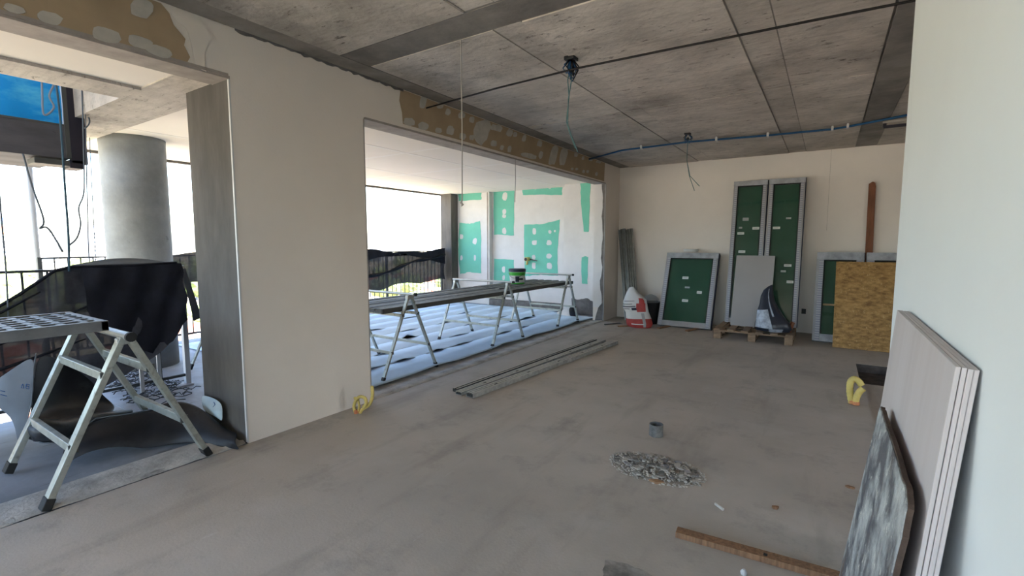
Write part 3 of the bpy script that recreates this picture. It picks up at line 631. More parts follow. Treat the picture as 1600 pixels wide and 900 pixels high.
rope([(133, 135), (136, 300), (139, 400), (143, 424)], -5.3, .0045, M['rope'], 'rope', 'thin straight line hanging just right of the dark end post')
rope([(140, 215), (144, 300), (149, 395), (151, 424)], -5.3, .0035, M['rope'], 'rope', 'thinnest hanging line, the one nearest the round column')
rope([(-2, 290), (3, 350), (8, 405), (11, 450), (14, 520)], -5.2, .006, M['rope'], 'rope', 'dark line hanging at the far left edge of the picture')
rope([(65, 118), (66, 150), (68, 178), (78, 176), (84, 166), (77, 150), (84, 132), (85, 118)], -5.47, .008, M['rope_white'], 'rope', 'white rope looped over the blue tarpaulin')
rope([(125, 165), (132, 172), (140, 188), (136, 198), (131, 200)], -5.4, .006, M['steel_dark'] if 0 else M['rope'], 'rope', 'short dark loop sticking out of the end post')
tag(MB().tube([(-7.835, 1.66, -.27), (-7.835, 1.66, 3.4)], .03, 10).build('pole', M['rail_pale'], smooth=True, loc=(-7.835, 1.66, -.27)), 'pale upright scaffold pole beyond the near railing', 'pole')

# --- felt strips on balcony floor
xs = [-3.565, -4.10, -4.56, -5.04, -5.52, -6.0, -6.48, -6.96, -7.42]
lab = ['bluish underlay strip along the wide threshold, first from the room', 'second bluish underlay strip from the room, its near end lifted', 'third bluish underlay strip from the room, with an arched gap', 'fourth bluish underlay strip from the room', 'fifth underlay strip from the room', 'sixth underlay strip from the room', 'seventh underlay strip, next to last towards the railing', 'bluish underlay strip nearest the far railing']
lifts = {0: [(4.0, .02, .3), (5.3, .03, .25), (6.1, .025, .2), (7.5, .05, .18)], 1: [(3.3, .06, .3), (3.9, .05, .16), (4.5, .06, .14), (5.0, .035, .2), (6.0, .04, .2), (6.6, .03, .15)], 2: [(3.4, .02, .2), (4.05, .05, .12), (5.5, .03, .2), (7.4, .06, .3)], 3: [(4.9, .11, .16), (6.4, .05, .15), (7.2, .04, .3)], 4: [(5.4, .03, .2), (6.3, .05, .2)], 5: [(5.1, .04, .2), (7.4, .03, .2)], 6: [(6.4, .03, .3)], 7: [(5.2, .10, .5)]}
for i in range(8):
    ys_ = 3.02 if i == 0 else (3.18 if i < 3 else 2.9); ye = 8.45 if i < 2 else 8.72
    if i == 0: ye = 8.25
    rows = []
    n = 64
    for k in range(n+1):
        y = ys_+(ye-ys_)*k/n
        L = .62*sum(a*math.exp(-((y-c)/(wd*.75))**2) for c, a, wd in lifts[i]) + .002
        xe = xs[i]+.010*sin(y*3.1+i*2)+.006*sin(y*7.7+i) + (-.22*math.exp(-((y-5.0)/1.2)**2)*0 if i else -.05*math.sin(pi*(y-3.0)/5.2))
        xw = xs[i+1]-.03
        z = .005+.0035*(7-i)
        rows.append([(xe, y, z+L), (xe-.06, y, z+L*.72), (xe-.14, y, z+L*.28), (xe-.26, y, z+.004), (xw, y, z)])
    tag(MB().grid(rows).build('underlay_strip', [M['mat_felt']], smooth=True, solid=.004, loc=(xs[i]-.2, 5.8, 0)), lab[i], 'underlay', 'underlay strips on the wide balcony floor')
# bit of cloth and debris in the balcony corner
tag(MB().grid([[at(868, 488, Y=8.3), at(878, 484, Y=8.35), at(890, 480, Y=8.4), at(898, 486, Y=8.45)], [at(872, 493, Y=8.2), at(882, 492, Y=8.2), at(890, 490, Y=8.2), at(897, 494, Y=8.2)], [at(876, 499, Y=7.95), at(884, 499, Y=7.95), at(890, 499, Y=7.95), at(896, 500, Y=7.95)]]).build('rag', M['white_filler'], smooth=True, solid=.01, sub=2, loc=(-4.4, 8.2, 0)), 'crumpled whitish rag in the far balcony corner behind the farthest trestle', 'rag')
tag(MB().grid([[at(889, 481, Y=8.38), at(894, 478, Y=8.38), at(899, 484, Y=8.38)], [at(889, 486, Y=8.2), at(894, 484, Y=8.15), at(901, 490, Y=8.2)], [at(890, 495, Y=8.1), at(895, 495, Y=8.1), at(903, 496, Y=8.1)]]).build('rag', M['mesh_solid'], smooth=True, solid=.01, sub=2, loc=(-4.2, 8.2, 0)), 'dark scrap lying right of the whitish rag in the balcony corner', 'rag')
# pipe stub on green wall
c0 = at(826, 405, Y=8.95)
ps = empty('pipe_stub', c0, 'yellow pipe stub with a black mouth sticking out of the green board wall', 'pipe')
MB().tube([c0, c0+Vector((0, -.12, 0))], .045, 16).build('pipe', M['yellow'], ps); MB().tube([c0+Vector((0, -.105, 0)), c0+Vector((0, -.125, 0))], .034, 16).build('mouth', M['black_plastic'], ps)
MB().tube([c0+Vector((.05, -.03, 0)), c0+Vector((.24, -.05, -.03))], .012, 8).build('spigot', M['steel_grey'], ps)
MB().tube([c0+Vector((0, -.05, -.05)), c0+Vector((-.02, -.05, -.12))], .025, 10).build('lug', M['yellow'], ps)

# --- hanging cords and cables
def cord(pts, r, m, name, label, cat='cable', n=6, loc=None):
    pts = [Vector(q) for q in pts]; return tag(MB().tube(pts, r, n).build(name, m, smooth=True, loc=pts[0]), label, cat)
c = empty('cord', (-2.2, 2.70, ZC), 'pale cord hanging from the ceiling band, ending in a small knot', 'cord')
MB().tube([(-2.2, 2.70, ZC-.001), (-2.192, 2.695, 2.2), (-2.19, 2.685, 1.70)], .0042, 6).build('line', M['cord'], c)
MB().tube([(-2.19, 2.685, 1.71), (-2.196, 2.68, 1.69), (-2.186, 2.686, 1.675), (-2.194, 2.68, 1.665)], [.004, .009, .010, .004], 7).build('knot', M['cord'], c)
cord([(-3.325, 5.13, 2.46), (-3.322, 5.13, 2.2), (-3.33, 5.13, 1.92)], .004, M['cord'], 'cord', 'short cord hanging from the lintel of the wide opening', 'cord')
cord([(-3.33, 3.55, 2.712), (-2.4, 3.42, 2.705), (-1.63, 3.36, 2.70), (-.87, 3.40, 2.705), (-.14, 3.42, 2.70), (.33, 3.46, 2.705), (1.2, 3.5, 2.72), (4.49, 3.6, 2.74)], .0075, M['black_cable'], 'cable', 'black cable stretched across the room just under the ceiling')
pts = [(-3.33, 7.35, 2.77), (-2.6, 6.9, 2.765), (-1.65, 6.83, 2.765), (-.71, 6.98, 2.765), (-.03, 7.03, 2.765), (.12, 6.98, 2.765), (.62, 6.72, 2.765), (1.4, 6.4, 2.765), (2.5, 6.3, 2.765)]
bc = empty('conduit', (-1, 6.9, 2.765), 'blue corrugated conduit clipped along the ceiling near the back wall', 'conduit')
MB().tube(pts, .013, 8).build('tube', M['blue_conduit'], bc, smooth=True)
MB().tube([Vector(q)+Vector((0, .03, .004)) for q in pts], .010, 8).build('tube', M['blue_conduit'], bc, smooth=True)
for q in [(-2.3, 6.87), (-1.3, 6.88), (-.71, 6.98), (-.03, 7.03), (.12, 6.98)]:
    MB().box(q[0]-.012, q[0]+.012, q[1]-.03, q[1]+.05, 2.748, 2.797).build('clip', M['white'], bc)
def ceiling_box(x, y, label, hang, seed, big):
    rn = random.Random(seed)
    b = empty('junction_box', (x, y, ZC), label, 'junction box')
    s = .042 if big else .036
    MB().box(x-s, x+s, y-s, y+s, ZC-.03, ZC-.001).build('box', M['black_plastic'], b, bevel=.006)
    for k in range(16 if big else 8):
        a = rn.uniform(0, 6.28); r0 = rn.uniform(.02, .05); dz = rn.uniform(.06, .15 if big else .12)
        MB().tube([(x+r0*.4*cos(a), y+r0*.4*sin(a), ZC-.028), (x+r0*1.3*cos(a), y+r0*1.3*sin(a), ZC-.03-dz*.5), (x+r0*.8*cos(a+.6), y+r0*.8*sin(a+.6), ZC-.03-dz), (x+r0*.5*cos(a+2), y+r0*.5*sin(a+2), ZC-.03-dz*.6)], .005, 5).build('wire_loop', M['blue_conduit'] if k % 3 else M['black_cable'], b, smooth=True)
    for h in hang: MB().tube(h, .0045, 5).build('hanging_wire', M['teal_cable'], b, smooth=True)
    return b
def q3(pts, Y): return [at(x, y, Y=Y) for x, y in pts]
ceiling_box(-1.70, 3.40, 'ceiling junction box sprouting blue wires, in the middle of the ceiling', [q3([(892, 100), (893, 125), (888, 155), (887, 195), (894, 215), (903, 238)], 3.40), q3([(893, 100), (887, 125), (889, 150), (885, 190), (889, 205), (899, 232)], 3.41)], 1, True)
ceiling_box(-1.57, 6.46, 'smaller ceiling junction box with one dangling wire, near the back wall', [q3([(1075, 214), (1073, 250), (1077, 275), (1085, 298)], 6.46), q3([(1073, 250), (1078, 275), (1093, 291)], 6.44)], 2, False)
bt = empty('pipe_bracket', (.55, 7.0, ZC), 'dark metal bracket hanging under the ceiling beside the right wall edge', 'bracket')
MB().bar((.46, 6.9, ZC), (.46, 6.9, 2.70), .03, .006).build('strap', M['steel_dark'], bt); MB().bar((.45, 6.9, 2.70), (.9, 6.9, 2.70), .03, .03).build('arm', M['steel_dark'], bt); MB().tube([(.44, 6.9, 2.76), (.95, 6.9, 2.76)], .02, 10).build('pipe', M['cord'], bt)

# --- leaning window units
def window_unit(x0, x1, zb_, yb, zt, yt, dep, label, stickers, fw=.075, name='window_unit', wrap=False, tape_both=True, group=None):
    """packed glazed unit: front face runs from (yb,zb_) to (yt,zt), leaning back"""
    u = Vector((0, yt-yb, zt-zb_)); Hh = u.length; u.normalize(); nrm = Vector((0, -u.z, u.y))  # outward to the room
    o = Vector((x0, yb, zb_)); W = x1-x0
    root = empty(name, ((x0+x1)/2, yb, zb_), label, 'window', group)
    def pbox(a0, a1, b0, b1, d0, d1, nm, m, par, bev=0):
        e = lambda a, b, d: o+Vector((a, 0, 0))+u*b+nrm*d
        return MB().hexa([e(a0, b0, d0), e(a0, b1, d0), e(a1, b1, d0), e(a1, b0, d0)][::-1], [e(a0, b0, d1), e(a0, b1, d1), e(a1, b1, d1), e(a1, b0, d1)][::-1]).build(nm, m, par, bevel=bev)
    fm = M['wrap'] if wrap else M['frame_grey']
    sl = pbox(0, fw, 0, Hh, -dep, 0, 'stile', M['frame_grey'], root, .004); sr = pbox(W-fw, W, 0, Hh, -dep, 0, 'stile', M['frame_grey'], root, .004)
    pbox(fw, W-fw, 0, fw*1.2, -dep, -.002, 'rail', fm, root, .003); pbox(fw, W-fw, Hh-fw*1.2, Hh, -dep, -.002, 'rail', fm, root, .003)
    pbox(-.002, W+.002, Hh-fw*1.25, Hh+.003, -dep+.004, .003, 'wrap_top', M['wrap'], root, .003)
    pbox(W, W+.012, 0, Hh, -dep, -.012, 'dark_side', M['navy'], sr)  # dark navy layer on the right-hand side only
    pbox(fw*.35, fw*.95, 0.0, Hh-fw*1.3, 0.001, .004, 'tape', M['tape'], sl)
    if tape_both: pbox(W-fw*.95, W-fw*.35, 0.0, Hh-fw*1.3, 0.001, .004, 'tape', M['tape'], sr)
    g = pbox(fw-.005, W-fw+.005, fw*1.2-.005, Hh-fw*1.2+.005, -.045, -.03, 'glass', M['glass_green'], root)
    pbox(fw, W-fw, Hh-fw*1.2-.02, Hh-fw*1.2, -.03, -.012, 'gasket', M['black_plastic'], root); pbox(fw, fw+.014, fw*1.2, Hh-fw*1.2, -.03, -.012, 'gasket', M['black_plastic'], root); pbox(W-fw-.014, W-fw, fw*1.2, Hh-fw*1.2, -.03, -.012, 'gasket', M['black_plastic'], root)
    for a, b, ww, hh, col in stickers:
        s = pbox(a*W-ww/2, a*W+ww/2, b*Hh-hh/2, b*Hh+hh/2, -.0298, -.0285, 'sticker', M[col], g)
        if col == 'white': pbox(a*W-ww*.36, a*W+ww*.25, b*Hh-hh*.1, b*Hh+hh*.1, -.0284, -.0280, 'sticker_print', M['frame_grey'], s)
    return root
# small unit: feet Y 8.06, top on the wall
window_unit(-2.37, -1.52, .03, 8.10, 1.24, 8.60, .10, 'small packed window with green glass leaning on the back wall, beside the cement bag',
            [(.42, .66, .10, .045, 'white'), (.48, .53, .08, .03, 'frame_grey'), (.72, .47, .08, .045, 'white'), (.47, .35, .10, .045, 'white'), (.22, .945, .12, .03, 'white'), (.83, .06, .09, .025, 'white')])
window_unit(-1.33, -.845, .152, 8.22, 2.40, 8.60, .07, 'left one of two tall packed windows standing on the pallet',
            [(.30, .63, .10, .04, 'white'), (.74, .665, .10, .04, 'white'), (.37, .50, .10, .04, 'white'), (.42, .73, .09, .05, 'frame_grey'), (.28, .67, .05, .03, 'frame_grey')], fw=.06)
window_unit(-.82, -.335, .152, 8.20, 2.40, 8.60, .07, 'right one of two tall packed windows standing on the pallet, beside the dark outlet',
            [(.28, .665, .10, .04, 'white'), (.66, .41, .10, .04, 'white'), (.76, .30, .10, .04, 'white'), (.55, .37, .07, .03, 'frame_grey'), (.6, .73, .07, .03, 'frame_grey')], fw=.06)
window_unit(-.13, .44, .02, 8.02, 1.27, 8.53, .08, 'plastic-wrapped window half hidden behind the left edge of the chipboard sheet', [], wrap=True, fw=.09)
window_unit(.47, 1.10, .02, 8.06, 1.27, 8.53, .08, 'wrapped window mostly hidden behind the chipboard sheet, near the right wall edge', [], wrap=True, fw=.09)
tag(MB().bar((-.02, 7.99, .55), (.40, 7.99, .55), .05, .02).build('batten', M['wood'], loc=(.1, 7.99, .55)), 'short wooden batten across the wrapped window behind the chipboard', 'batten')
# roll of tape on the small unit
c0 = Vector((-1.98, 8.655, 1.262))
tr = empty('tape_roll', c0, 'flat roll of pale tape lying on top of the small packed window', 'tape')
MB().lathe(c0, [(.055, 0), (.12, 0), (.12, .045), (.055, .045), (.055, 0)], 28, cap=False).build('roll', M['white'], tr, smooth=False)
MB().lathe(c0, [(.050, .001), (.056, .001), (.056, .046), (.050, .046), (.050, .001)], 28, cap=False).build('core', M['wood'], tr)
# battens below the small unit
for x, l in ((-2.15, 'short dark batten under the left foot of the small packed window'), (-1.70, 'short dark batten under the right foot of the small packed window')):
    tag(MB().bar((x-.12, 7.84, .014), (x+.02, 8.30, .014), .05, .026).build('batten', M['wood_batten'], bevel=.002, loc=(x, 8.0, 0)), l, 'batten')
tag(MB().bar((-2.90, 7.66, .011), (-2.66, 7.86, .011), .04, .018).build('batten', M['wood_batten'], loc=(-2.8, 7.8, 0)), 'thin dark strip on the floor, poking out under the cement bag', 'strip')
tag(MB().bar((-3.15, 7.70, .011), (-2.98, 7.98, .011), .035, .018).build('batten', M['steel_grey'], loc=(-3.0, 7.8, 0)), 'thin dark strip on the floor left of the cement bag, by the opening', 'strip')
tag(MB().grid([[(-3.12, 7.98, .004), (-3.02, 8.05, .02), (-2.95, 8.02, .004)], [(-3.08, 7.93, .003), (-3.0, 7.97, .016), (-2.93, 7.95, .003)]]).build('scrap', M['clear_plastic'], solid=.002, loc=(-3, 8, 0)), 'clear plastic scrap on the floor near the far end of the opening', 'scrap')

# --- stud bundle in the corner
for i, (xt, xb_, m) in enumerate([(-3.295, -3.02, 'alu_bright'), (-3.25, -2.975, 'galv'), (-3.205, -2.93, 'alu_bright'), (-3.16, -2.885, 'galv'), (-3.115, -2.84, 'galv'), (-3.07, -2.80, 'galv')]):
    a = Vector((xb_, 8.40, .004)); b_ = Vector((xt, 8.70, 1.66+.01*(i % 3)))
    s = MB()
    for off in (-.016, .016): s.bar(a+Vector((off, 0, 0)), b_+Vector((off, 0, 0)), .003, .06, up=(0, 1, 0))
    s.bar(a+Vector((0, .028, 0)), b_+Vector((0, .028, 0)), .032, .003, up=(0, 1, 0))
    tag(s.build('metal_stud', M[m], loc=a), 'galvanised metal stud in the bundle leaning in the far left corner', 'stud', 'metal studs leaning in the corner')

# --- cement bag and the bucket behind
cbg = empty('cement_bag', (-2.58, 7.82, 0), 'white and red cement sack standing slumped by the metal studs', 'bag')
def bag_ring(z, cx, cy, w_, d_, tilt=0):
    return [(cx+w_*cos(a)*(1+.08*sin(3*a+z*9)), cy+d_*sin(a)*(1+.08*cos(4*a+z*7)), z+tilt*cos(a)) for a in [2*pi*k/18 for k in range(19)]]
prof = [(.004, -2.60, 7.83, .20, .11, 0), (.06, -2.60, 7.83, .225, .13, 0), (.15, -2.62, 7.84, .215, .13, .01), (.25, -2.64, 7.85, .19, .12, .015), (.33, -2.67, 7.86, .205, .12, .02), (.44, -2.68, 7.88, .20, .11, .02), (.53, -2.69, 7.90, .15, .085, -.03), (.60, -2.72, 7.92, .085, .05, -.05), (.66, -2.74, 7.93, .02, .012, -.01)]
low = [bag_ring(*q) for q in prof[:3]]; up_ = [bag_ring(*q) for q in prof[2:]]
MB().grid(low).build('red_base', M['red'], cbg, smooth=True); MB().grid(up_).build('white_top', M['white'], cbg, smooth=True)
def on_bag(x0, x1, z0, z1, m, nm, dy=.0):
    rows = []
    for i in range(5):
        z = z0+(z1-z0)*i/4; pr = None
        for a, b_ in zip(prof, prof[1:]):
            if a[0] <= z <= b_[0]:
                t = (z-a[0])/(b_[0]-a[0]); pr = [a[j]+(b_[j]-a[j])*t for j in range(6)]
        row = []
        for k in range(7):
            x = x0+(x1-x0)*k/6; u_ = max(-1, min(1, (x)/1)); ang = -math.acos(max(-.99, min(.99, x)))
            row.append((pr[1]+(pr[3]+.006)*cos(ang)*(1+.08*sin(3*ang+z*9)), pr[2]+(pr[4]+.008)*sin(ang)*(1+.08*cos(4*ang+z*7)), z+pr[5]*cos(ang)))
        rows.append(row)
    MB().grid(rows).build(nm, M[m], cbg, smooth=True)
on_bag(.25, .85, .26, .40, 'red', 'red_print'); on_bag(.45, .8, .40, .50, 'red', 'red_print'); on_bag(-.9, .2, .345, .36, 'navy', 'dark_print'); on_bag(-.15, .3, .29, .33, 'navy', 'dark_print'); on_bag(-.9, -.1, .39, .398, 'navy', 'dark_print'); on_bag(-.8, .1, .44, .446, 'navy', 'dark_print'); on_bag(-.9, -.3, .31, .318, 'navy', 'dark_print'); on_bag(-.3, .6, .06, .075, 'white', 'white_print')
on_bag(.55, .75, .02, .24, 'frame_grey', 'seam')
tb = empty('tub', (-2.57, 8.36, 0), 'dark tub with clear wrap on top, between the cement sack and the small window', 'tub')
MB().lathe((-2.57, 8.36, 0), [(.15, 0), (.155, .02), (.18, .36), (.188, .38), (.17, .38)], 24).build('body', M['black_plastic'], tb, smooth=True)
MB().lathe((-2.57, 8.36, .38), [(.13, 0), (.14, .05), (.09, .10), (.02, .13)], 16).build('wrap', M['clear_plastic'], tb, smooth=True)

# --- pallet
pal = empty('pallet', (-.84, 7.95, 0), 'wooden pallet on the floor carrying the two tall windows', 'pallet')
X0, X1, Y0, Y1 = -1.36, -.34, 7.52, 8.36
for k in range(3):
    for j in range(3):
        x = X0+.0+k*(X1-X0-.10)/2; y = Y0+j*(Y1-Y0-.10)/2
        MB().box(x, x+.10, y, y+.10, .020, .108).build('block', M['pallet'], pal, bevel=.003)
for j in range(3): y = Y0+j*(Y1-Y0-.10)/2; MB().box(X0, X1, y, y+.10, .108, .128).build('stringer_board', M['pallet'], pal, bevel=.002)
for k in range(3): x = X0+k*(X1-X0-.10)/2; MB().box(x, x+.10, Y0, Y1, 0, .020).build('bottom_board', M['pallet'], pal, bevel=.002)
for k in range(6): x = X0+k*(X1-X0-.09)/5; MB().box(x, x+.09, Y0-.01, Y1, .128, .149).build('deck_board', M['pallet'], pal, bevel=.002)
# grey board leaning in front of tall windows
MB_ = MB().hexa([(-1.20, 7.93, .152), (-.67, 7.93, .152), (-.67, 7.945, .154), (-1.20, 7.945, .154)], [(-1.20, 8.28, 1.215), (-.665, 8.28, 1.215), (-.665, 8.295, 1.21), (-1.20, 8.295, 1.21)])
tag(MB_.build('grey_board', M['board_grey'], bevel=.002, loc=(-.93, 7.93, .152)), 'plain grey board leaning against the tall windows on the pallet', 'board')
# black and silver bag on the pallet
bg_ = empty('rubble_sack', (-.62, 7.70, .15), 'black and silver plastic sack slumped on the pallet in front of the grey board', 'bag')
prof2 = [(.152, -.60, 7.72, .20, .10), (.20, -.60, 7.72, .23, .13), (.27, -.62, 7.73, .22, .12), (.36, -.65, 7.75, .18, .10), (.46, -.68, 7.78, .13, .08), (.56, -.70, 7.82, .09, .06), (.66, -.71, 7.86, .075, .05), (.74, -.70, 7.88, .06, .035), (.79, -.68, 7.89, .03, .02)]
MB().grid([[(cx+w_*cos(a)*(1+.10*sin(4*a+z*13)), cy+d_*sin(a)*(1+.12*cos(5*a+z*9)), z+.02*cos(a)*(z > .2)) for a in [2*pi*k/20 for k in range(21)]] for z, cx, cy, w_, d_ in prof2]).build('sack', M['black_bag'], bg_, smooth=True)
def sackpatch(a0, a1, i0, i1, m, nm):
    rows = []
    for z, cx, cy, w_, d_ in prof2[i0:i1]:
        rows.append([(cx+(w_+.006)*cos(a)*(1+.10*sin(4*a+z*13)), cy+(d_+.008)*sin(a)*(1+.12*cos(5*a+z*9)), z+.02*cos(a)*(z > .2)) for a in [a0+(a1-a0)*k/8 for k in range(9)]])
    MB().grid(rows).build(nm, M[m], bg_, smooth=True)
sackpatch(-3.0, -1.55, 1, 5, 'silver_bag', 'silver_panel'); sackpatch(-1.75, -.9, 0, 2, 'silver_bag', 'silver_panel'); sackpatch(-1.35, -1.22, 3, 8, 'silver_bag', 'pale_stripe')
MB().bar((-.40, 7.70, .16), (-.36, 7.74, .30), .03, .05).build('wood_end', M['wood_red'], bg_)

# --- chipboard, upright timber
tag(MB().hexa([(.115, 7.72, .004), (.80, 7.72, .004), (.80, 7.735, .005), (.115, 7.735, .005)], [(.105, 7.96, 1.155), (.80, 7.96, 1.155), (.80, 7.975, 1.152), (.105, 7.975, 1.152)]).build('chipboard_sheet', M['osb'], bevel=.001, loc=(.45, 7.72, 0)), 'square sheet of brown strand chipboard leaning beside the right wall edge', 'board')
pst = MB().plate([(.47, 8.675, .005), (.565, 8.675, .005), (.53, 8.71, 2.22), (.52, 8.711, 2.27), (.49, 8.712, 2.29), (.445, 8.711, 2.26)], (0, .03, .0))
tag(pst.build('timber_plank', M['wood_red'], bevel=.002, loc=(.5, 8.45, 0)), 'narrow reddish timber plank standing upright against the back wall behind the chipboard', 'plank')

# --- yellow conduits from the floor
def conduits(label, root, stems):
    t = empty('conduit_stubs', root, label, 'conduit')
    for pts, r in stems:
        q = [Vector(p_) for p_ in pts]; o = []
        for i in range(len(q)-1):
            p0 = q[max(i-1, 0)]; p1 = q[i]; p2 = q[i+1]; p3 = q[min(i+2, len(q)-1)]
            for k in range(7):
                u_ = k/7; o.append(.5*((2*p1)+(p2-p0)*u_+(2*p0-5*p1+4*p2-p3)*u_*u_+(3*p1-p0-3*p2+p3)*u_**3))
        o.append(q[-1])
        rr = [r*(1.08 if i % 2 else .94) for i in range(len(o))]
        s = MB().tube(o, rr, 10).build('tube', M['yellow'], t, smooth=True)
        MB().lathe(q[0], [(r*1.08, -.001), (r*1.08, .028)], 12).build('collar', M['orange'], s)
    return t
def pz(lst, Y): return [at(x, y, Y=Y) for x, y in lst]
conduits('yellow corrugated conduit stubs at the base of the cream wall corner', (-3.22, 2.55, 0), [(pz([(556, 646), (553, 636), (556, 626), (562, 620), (570, 622), (572, 630), (568, 636)], 2.50), .013), (pz([(562, 647), (566, 640), (577, 632), (582, 618), (581, 603)], 2.53), .013), (pz([(557, 645), (561, 638), (559, 624), (554, 622)], 2.52), .010)])
conduits('two yellow conduit stubs bent over, rising from the floor by the dark recess', (.25, 5.05, 0), [(pz([(1331, 630), (1328, 612), (1329, 597), (1335, 592), (1342, 596), (1346, 602)], 5.05), .026), (pz([(1337, 632), (1338, 622), (1343, 612), (1349, 607)], 5.02), .026)])

# --- metal channels lying on the floor
M['strip_light'] = mat('strip_light', (.52, .49, .43), .5, metal=.1, var=.12, scale=5, stretch=(1, .2, 1)); M['strip_dark'] = mat('strip_dark', (.05, .05, .048), .6)
def channel(a, b_, wd, label, h=.028, m='galv'):
    a = Vector(a); b_ = Vector(b_); d = (b_-a).normalized(); sx = Vector((d.y, -d.x, 0))
    s = MB(); up = Vector((0, 0, 1))
    z0 = .004
    s.bar(a+up*z0, b_+up*z0, wd, .003)
    for sg in (-1, 1):
        s.bar(a+sx*sg*(wd/2-.0015)+up*(h/2+z0), b_+sx*sg*(wd/2-.0015)+up*(h/2+z0), .003, h)
        s.bar(a+sx*sg*(wd/2-.009)+up*(h+z0), b_+sx*sg*(wd/2-.009)+up*(h+z0), .018, .003)
    r = empty('metal_channel', a, label, 'channel'); s.build('body', M['strip_dark'] if m == 'galv' else M['galv'], r)
    for k, off in enumerate((-.30, .30) if m == 'galv' else (-.36, 0.02, .38)):
        MB().bar(a+sx*wd*off+up*(h+.0075), b_+sx*wd*off+up*(h+.0075), wd*(.16 if m == 'galv' else .20), .004).build('flange', M['strip_light'], r)
    MB().bar(a+up*(h*.5+.004), b_+up*(h*.5+.004), wd*.8, h*.5).build('core', M['strip_dark'], r)  # dark fill paints the shade inside the open channel
    if m != 'galv':
        for t_ in (.12, .3, .5, .68, .86):
            q = a.lerp(b_, t_)+sx*wd*.2+up*(h+.011); MB().bar(q-d*.02, q+d*.02, .012, .003).build('slot', M['strip_dark'], r)
    return r

channel((-2.88, 3.40, 0), (-2.73, 6.32, 0), .06, 'steel channel lying on the floor, leftmost of the group', m='galv')
channel((-2.79, 3.34, 0), (-2.62, 6.36, 0), .075, 'steel channel lying on the floor, between the two others', m='alu')
channel((-2.66, 3.34, 0), (-2.43, 6.33, 0), .085, 'widest steel channel lying on the floor, farthest from the opening', h=.04, m='alu')

# --- ring, rubble, bits, batten
tag(MB().lathe((-.985, 3.42, 0), [(.046, 0), (.050, 0), (.050, .085), (.044, .085), (.044, .004), (.046, 0)], 28, cap=False).build('pipe_ring', M['ring'], smooth=False, loc=(-.985, 3.42, 0)), 'short grey pipe ring standing on the floor behind the rubble', 'pipe')
rb = random.Random(3)
rp = MB()
for i in range(1100):
    a = rb.uniform(0, 2*pi); r = math.sqrt(rb.random()); cx = -.83+.30*r*cos(a); cy = 2.90+.20*r*sin(a)
    s = rb.uniform(.002, .009); z = max(0, .035*(1-r*r))*rb.random()
    rp.hexa([(cx-s, cy-s*.7, z), (cx+s*.8, cy-s, z), (cx+s, cy+s*.6, z), (cx-s*.6, cy+s, z)], [(cx-s*.8, cy-s*.5, z+s*.8), (cx+s*.5, cy-s*.7, z+s*.9), (cx+s*.7, cy+s*.5, z+s*.6), (cx-s*.5, cy+s*.6, z+s)])
tag(rp.build('crumbs', M['rubble'], loc=(-.84, 2.92, 0)), 'fine rubble crumbs of the sweepings on the bare floor', 'rubble', kind='stuff')
def shard(cx, cy, s, th, z, lab_, m, rz, grp=None):
    n = rb.choice([4, 5, 6]); pts = []
    for k in range(n):
        a = 2*pi*k/n+rb.uniform(-.3, .3); r = s*rb.uniform(.6, 1.1); x = r*cos(a)*1.5; y = r*sin(a)
        pts.append(Vector((cx+x*cos(rz)-y*sin(rz), cy+x*sin(rz)+y*cos(rz), z+.25*x*rb.uniform(-1, 1)*.5)))
    zmin = min(p_.z for p_ in pts); 
    if zmin < .001: pts = [p_+Vector((0, 0, .001-zmin)) for p_ in pts]
    return tag(MB().plate(pts, (0, 0, th)).build('rubble_piece', M[m], loc=(cx, cy, z)), lab_, 'rubble', grp)
for i in range(70):
    a = rb.uniform(0, 2*pi); r = math.sqrt(rb.random())*.95; cx = -.83+.26*r*cos(a); cy = 2.90+.17*r*sin(a)
    shard(cx, cy, rb.uniform(.008, .030), rb.uniform(.004, .012), .002+.028*(1-r*r), 'broken plaster or mortar chip in the swept rubble pile', rb.choice(['rubble', 'rubble', 'rubble', 'rubble', 'mortar', 'board_grey', 'filler']), rb.uniform(0, 3), 'chips in the rubble pile')
shard(-.77, 2.72, .035, .012, .001, 'cream square chip at the front edge of the rubble pile', 'wood', .2)
shard(-.58, 2.86, .02, .008, .001, 'small pale chip just right of the rubble pile', 'filler', .5)
tag(MB().tube([at(1118, 787, Z=.010), at(1130, 796, Z=.010)], .008, 7).build('plaster_stick', M['filler'], loc=at(1124, 790, Z=.01)), 'short whitish stick between the rubble pile and the long batten', 'scrap')
shard(at(1211, 795, Z=0).x, at(1211, 795, Z=0).y, .012, .012, .001, 'tiny brown lump on the floor right of the rubble pile', 'wood_batten', .5)
shard(at(1328, 763, Z=0).x, at(1328, 763, Z=0).y, .018, .010, .001, 'dark flat lump on the floor beside the spattered board', 'wood_batten', .1)
a = at(1057, 831, Z=.015); b_ = at(1330, 908, Z=.015)
bt_ = MB().bar(a, b_, .055, .028).build('batten', M['wood_batten'], bevel=.002, loc=a); tag(bt_, 'long brown wooden batten lying on the floor in the right foreground', 'batten')
kn = at(1196, 866, Z=.031); MB().box(kn.x-.008, kn.x+.008, kn.y-.010, kn.y+.010, .0285, .0300).build('nail_mark', M['black_plastic'], bt_)
tag(MB().lathe(at(1162, 897, Z=0), [(.012, 0), (.014, .01), (.006, .022)], 10).build('chip', M['white'], loc=at(1162, 897, Z=0)), 'small white crumb at the bottom edge of the picture', 'scrap')

